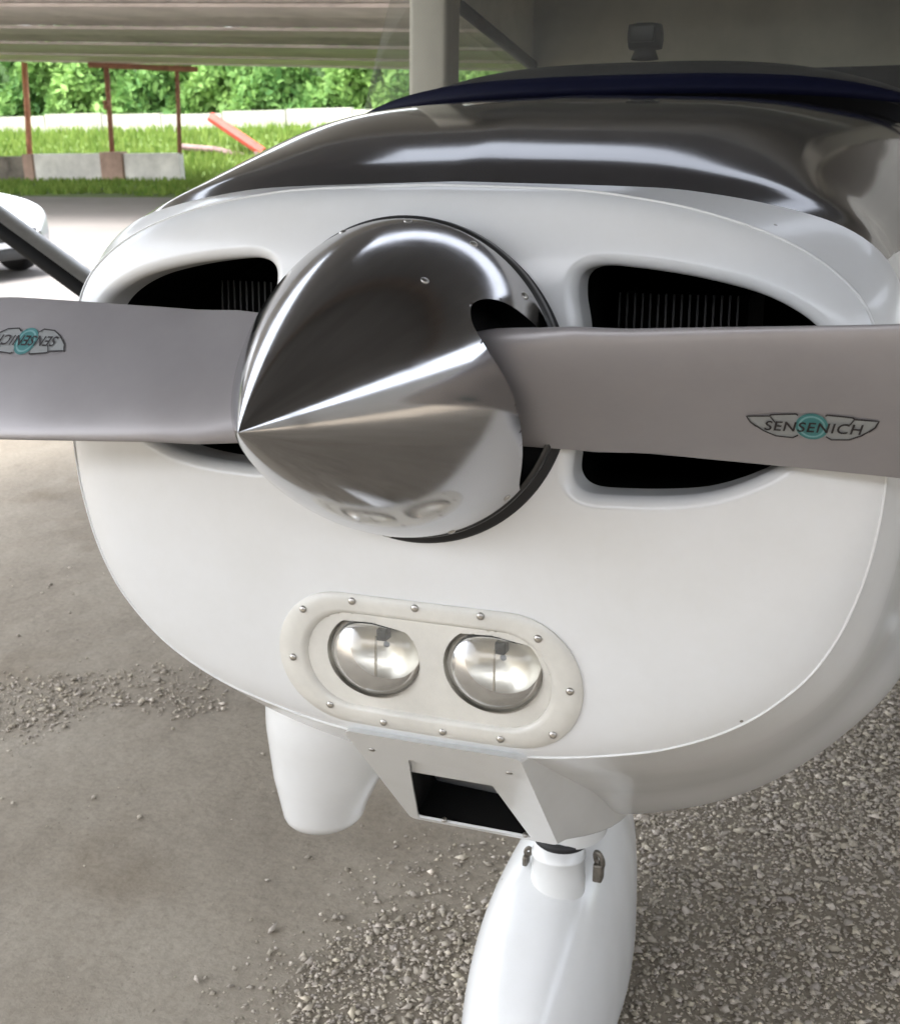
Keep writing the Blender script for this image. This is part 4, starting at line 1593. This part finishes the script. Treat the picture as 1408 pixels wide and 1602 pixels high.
# bulkhead, floor line and seats
xr, z = skin([2.6])
V = [(a, 2.58, b) for a, b in zip(xr[0], z[0])] + [(-a, 2.58, b) for a, b in zip(xr[0][::-1], z[0][::-1])]
V = [(-.59, 2.3, -.5), (.59, 2.3, -.5), (.57, 2.3, .86), (-.57, 2.3, .86)]
part('bulkhead', V, [(0, 1, 2, 3)], M['cabin'], plane, False)
for sx in (-.27, .27):
    v, f = box(sx - .2, sx + .2, 1.86, 1.98, -.1, .52, .05)
    part('seat_back', v, f, M['dash'])
# wing above the cabin
xs_ = np.linspace(-4.2, 4.2, 9)
pr = []
for t in np.linspace(0, 1, 24):
    pr.append((t, 5 * .13 * (.2969 * math.sqrt(t) - .126 * t - .3516 * t ** 2 + .2843 * t ** 3 - .1036 * t ** 4)))
loop_ = [(t, h_ * 1.3) for t, h_ in pr] + [(t, -h_ * 0.7) for t, h_ in pr[::-1][1:-1]]
V = []
for x_ in xs_:
    for t, h_ in loop_:
        V.append((x_, 1.28 + t * 1.35, .905 + h_ * 1.35 + abs(x_) * 0.012))
part('wing', V, grid_faces(9, len(loop_), wrap_v=True), M['wing_grey'])


# ================================================================== WHITE CAR at the left edge
M['car_white'] = mat('car_white_paint', (0.60, 0.61, 0.62), 0.2, coat=0.6)
M['car_glass'] = mat('car_glass', (0.02, 0.025, 0.03), 0.06)
M['car_black'] = mat('car_black_plastic', (0.012, 0.012, 0.012), 0.5)
M['car_lamp'] = mat('car_lamp', (0.5, 0.5, 0.5), 0.1, metal=0.6)
car = empty('parked_car', (-10.55, 10.1, 0), (0, 0, R(-8)))
tag(car, 'white car with black grille at the left edge behind the strut', 'car')
# local frame: +x is the nose; length about 4 m
cs = [  # x, half width, sill z, belt z, roof z, roof half width
    (1.86, .52, .34, .50, .52, .45), (1.80, .68, .26, .66, .70, .58), (1.6, .78, .22, .76, .80, .66), (1.2, .82, .20, .84, .88, .70), (.75, .84, .20, .88, .96, .70),
    (.25, .85, .20, .90, 1.30, .62), (-.1, .85, .20, .91, 1.44, .58), (-.8, .85, .20, .92, 1.46, .58), (-1.4, .84, .22, .92, 1.38, .57), (-1.8, .82, .24, .90, 1.08, .60),
    (-2.0, .78, .30, .84, .90, .60), (-2.06, .70, .36, .70, .74, .55)]
cs = np.array(cs)
xq = np.linspace(-2.06, 1.86, 60)
cv = pchip(cs[::-1, 0], cs[::-1, 1:], xq)
V = []
for x_, (hw, sz_, bz_, rz_, rw_) in zip(xq, cv):
    half = [(0, sz_), (hw * .85, sz_), (hw * .97, sz_ + .08), (hw, (sz_ + bz_) / 2), (hw * .97, bz_ - .02), (hw * .94, bz_), (rw_ + (hw * .94 - rw_) * .5, (bz_ + rz_) / 2),
            (rw_ * 1.0, rz_ - .05), (rw_ * .85, rz_ - .01), (0, rz_ + .01)]
    loop2 = half + [(-a, b) for a, b in half[::-1][1:-1]]
    V += [(x_, a, b) for a, b in loop2]
nl = 18
fcs = [tuple(q) for q in grid_faces(60, nl, wrap_v=True)] + [tuple(range(nl)), tuple(range(59 * nl, 60 * nl))]
body = obj('body', V, fcs, M['car_white'], car)
for sgn in (-1, 1):
    V = [(.45, sgn * .812, .92), (-1.45, sgn * .812, .95), (-1.15, sgn * .645, 1.36), (-.05, sgn * .655, 1.37)]
    obj('window', V, [(0, 1, 2, 3)], M['car_glass'], body, False)
    for wx in (1.15, -1.3):
        v, f = lathe([(.17, -.10), (.27, -.11), (.30, -.08), (.31, -.03), (.31, .03), (.30, .08), (.27, .11), (.17, .10)], 36)
        wo_ = obj('wheel', [(p[0] + wx, p[1] + sgn * .77, p[2] + .31) for p in v], f, M['rubber'], car)
        v, f = lathe([(.0, .07), (.08, .075), (.17, .06), (.18, -.06), (.08, -.075), (0, -.07)], 24)
        obj('rim', [(p[0] + wx, p[1] + sgn * .80, p[2] + .31) for p in v], f, M['car_lamp'], wo_)
    v, f = dome((1.66, sgn * .60, .66), (1, sgn * .4, .25), .12, .05, 20)
    obj('headlight', v, f, M['car_lamp'], car)
v, f = box(1.70, 1.885, -.42, .42, .42, .54, .02)
obj('grille', v, f, M['car_black'], car, False)
v, f = box(1.60, 1.90, -.62, .62, .22, .34, .04)
obj('bumper', v, f, M['car_black'], car, False)
v, f = box(1.885, 1.90, -.22, .22, .355, .415, .004)
obj('number_plate', v, f, M['car_white'], car, False)
obj('windscreen', [(.70, -.66, .97), (.70, .66, .97), (.26, .57, 1.315), (.26, -.57, 1.315)], [(0, 1, 2, 3)], M['car_glass'], body, False)
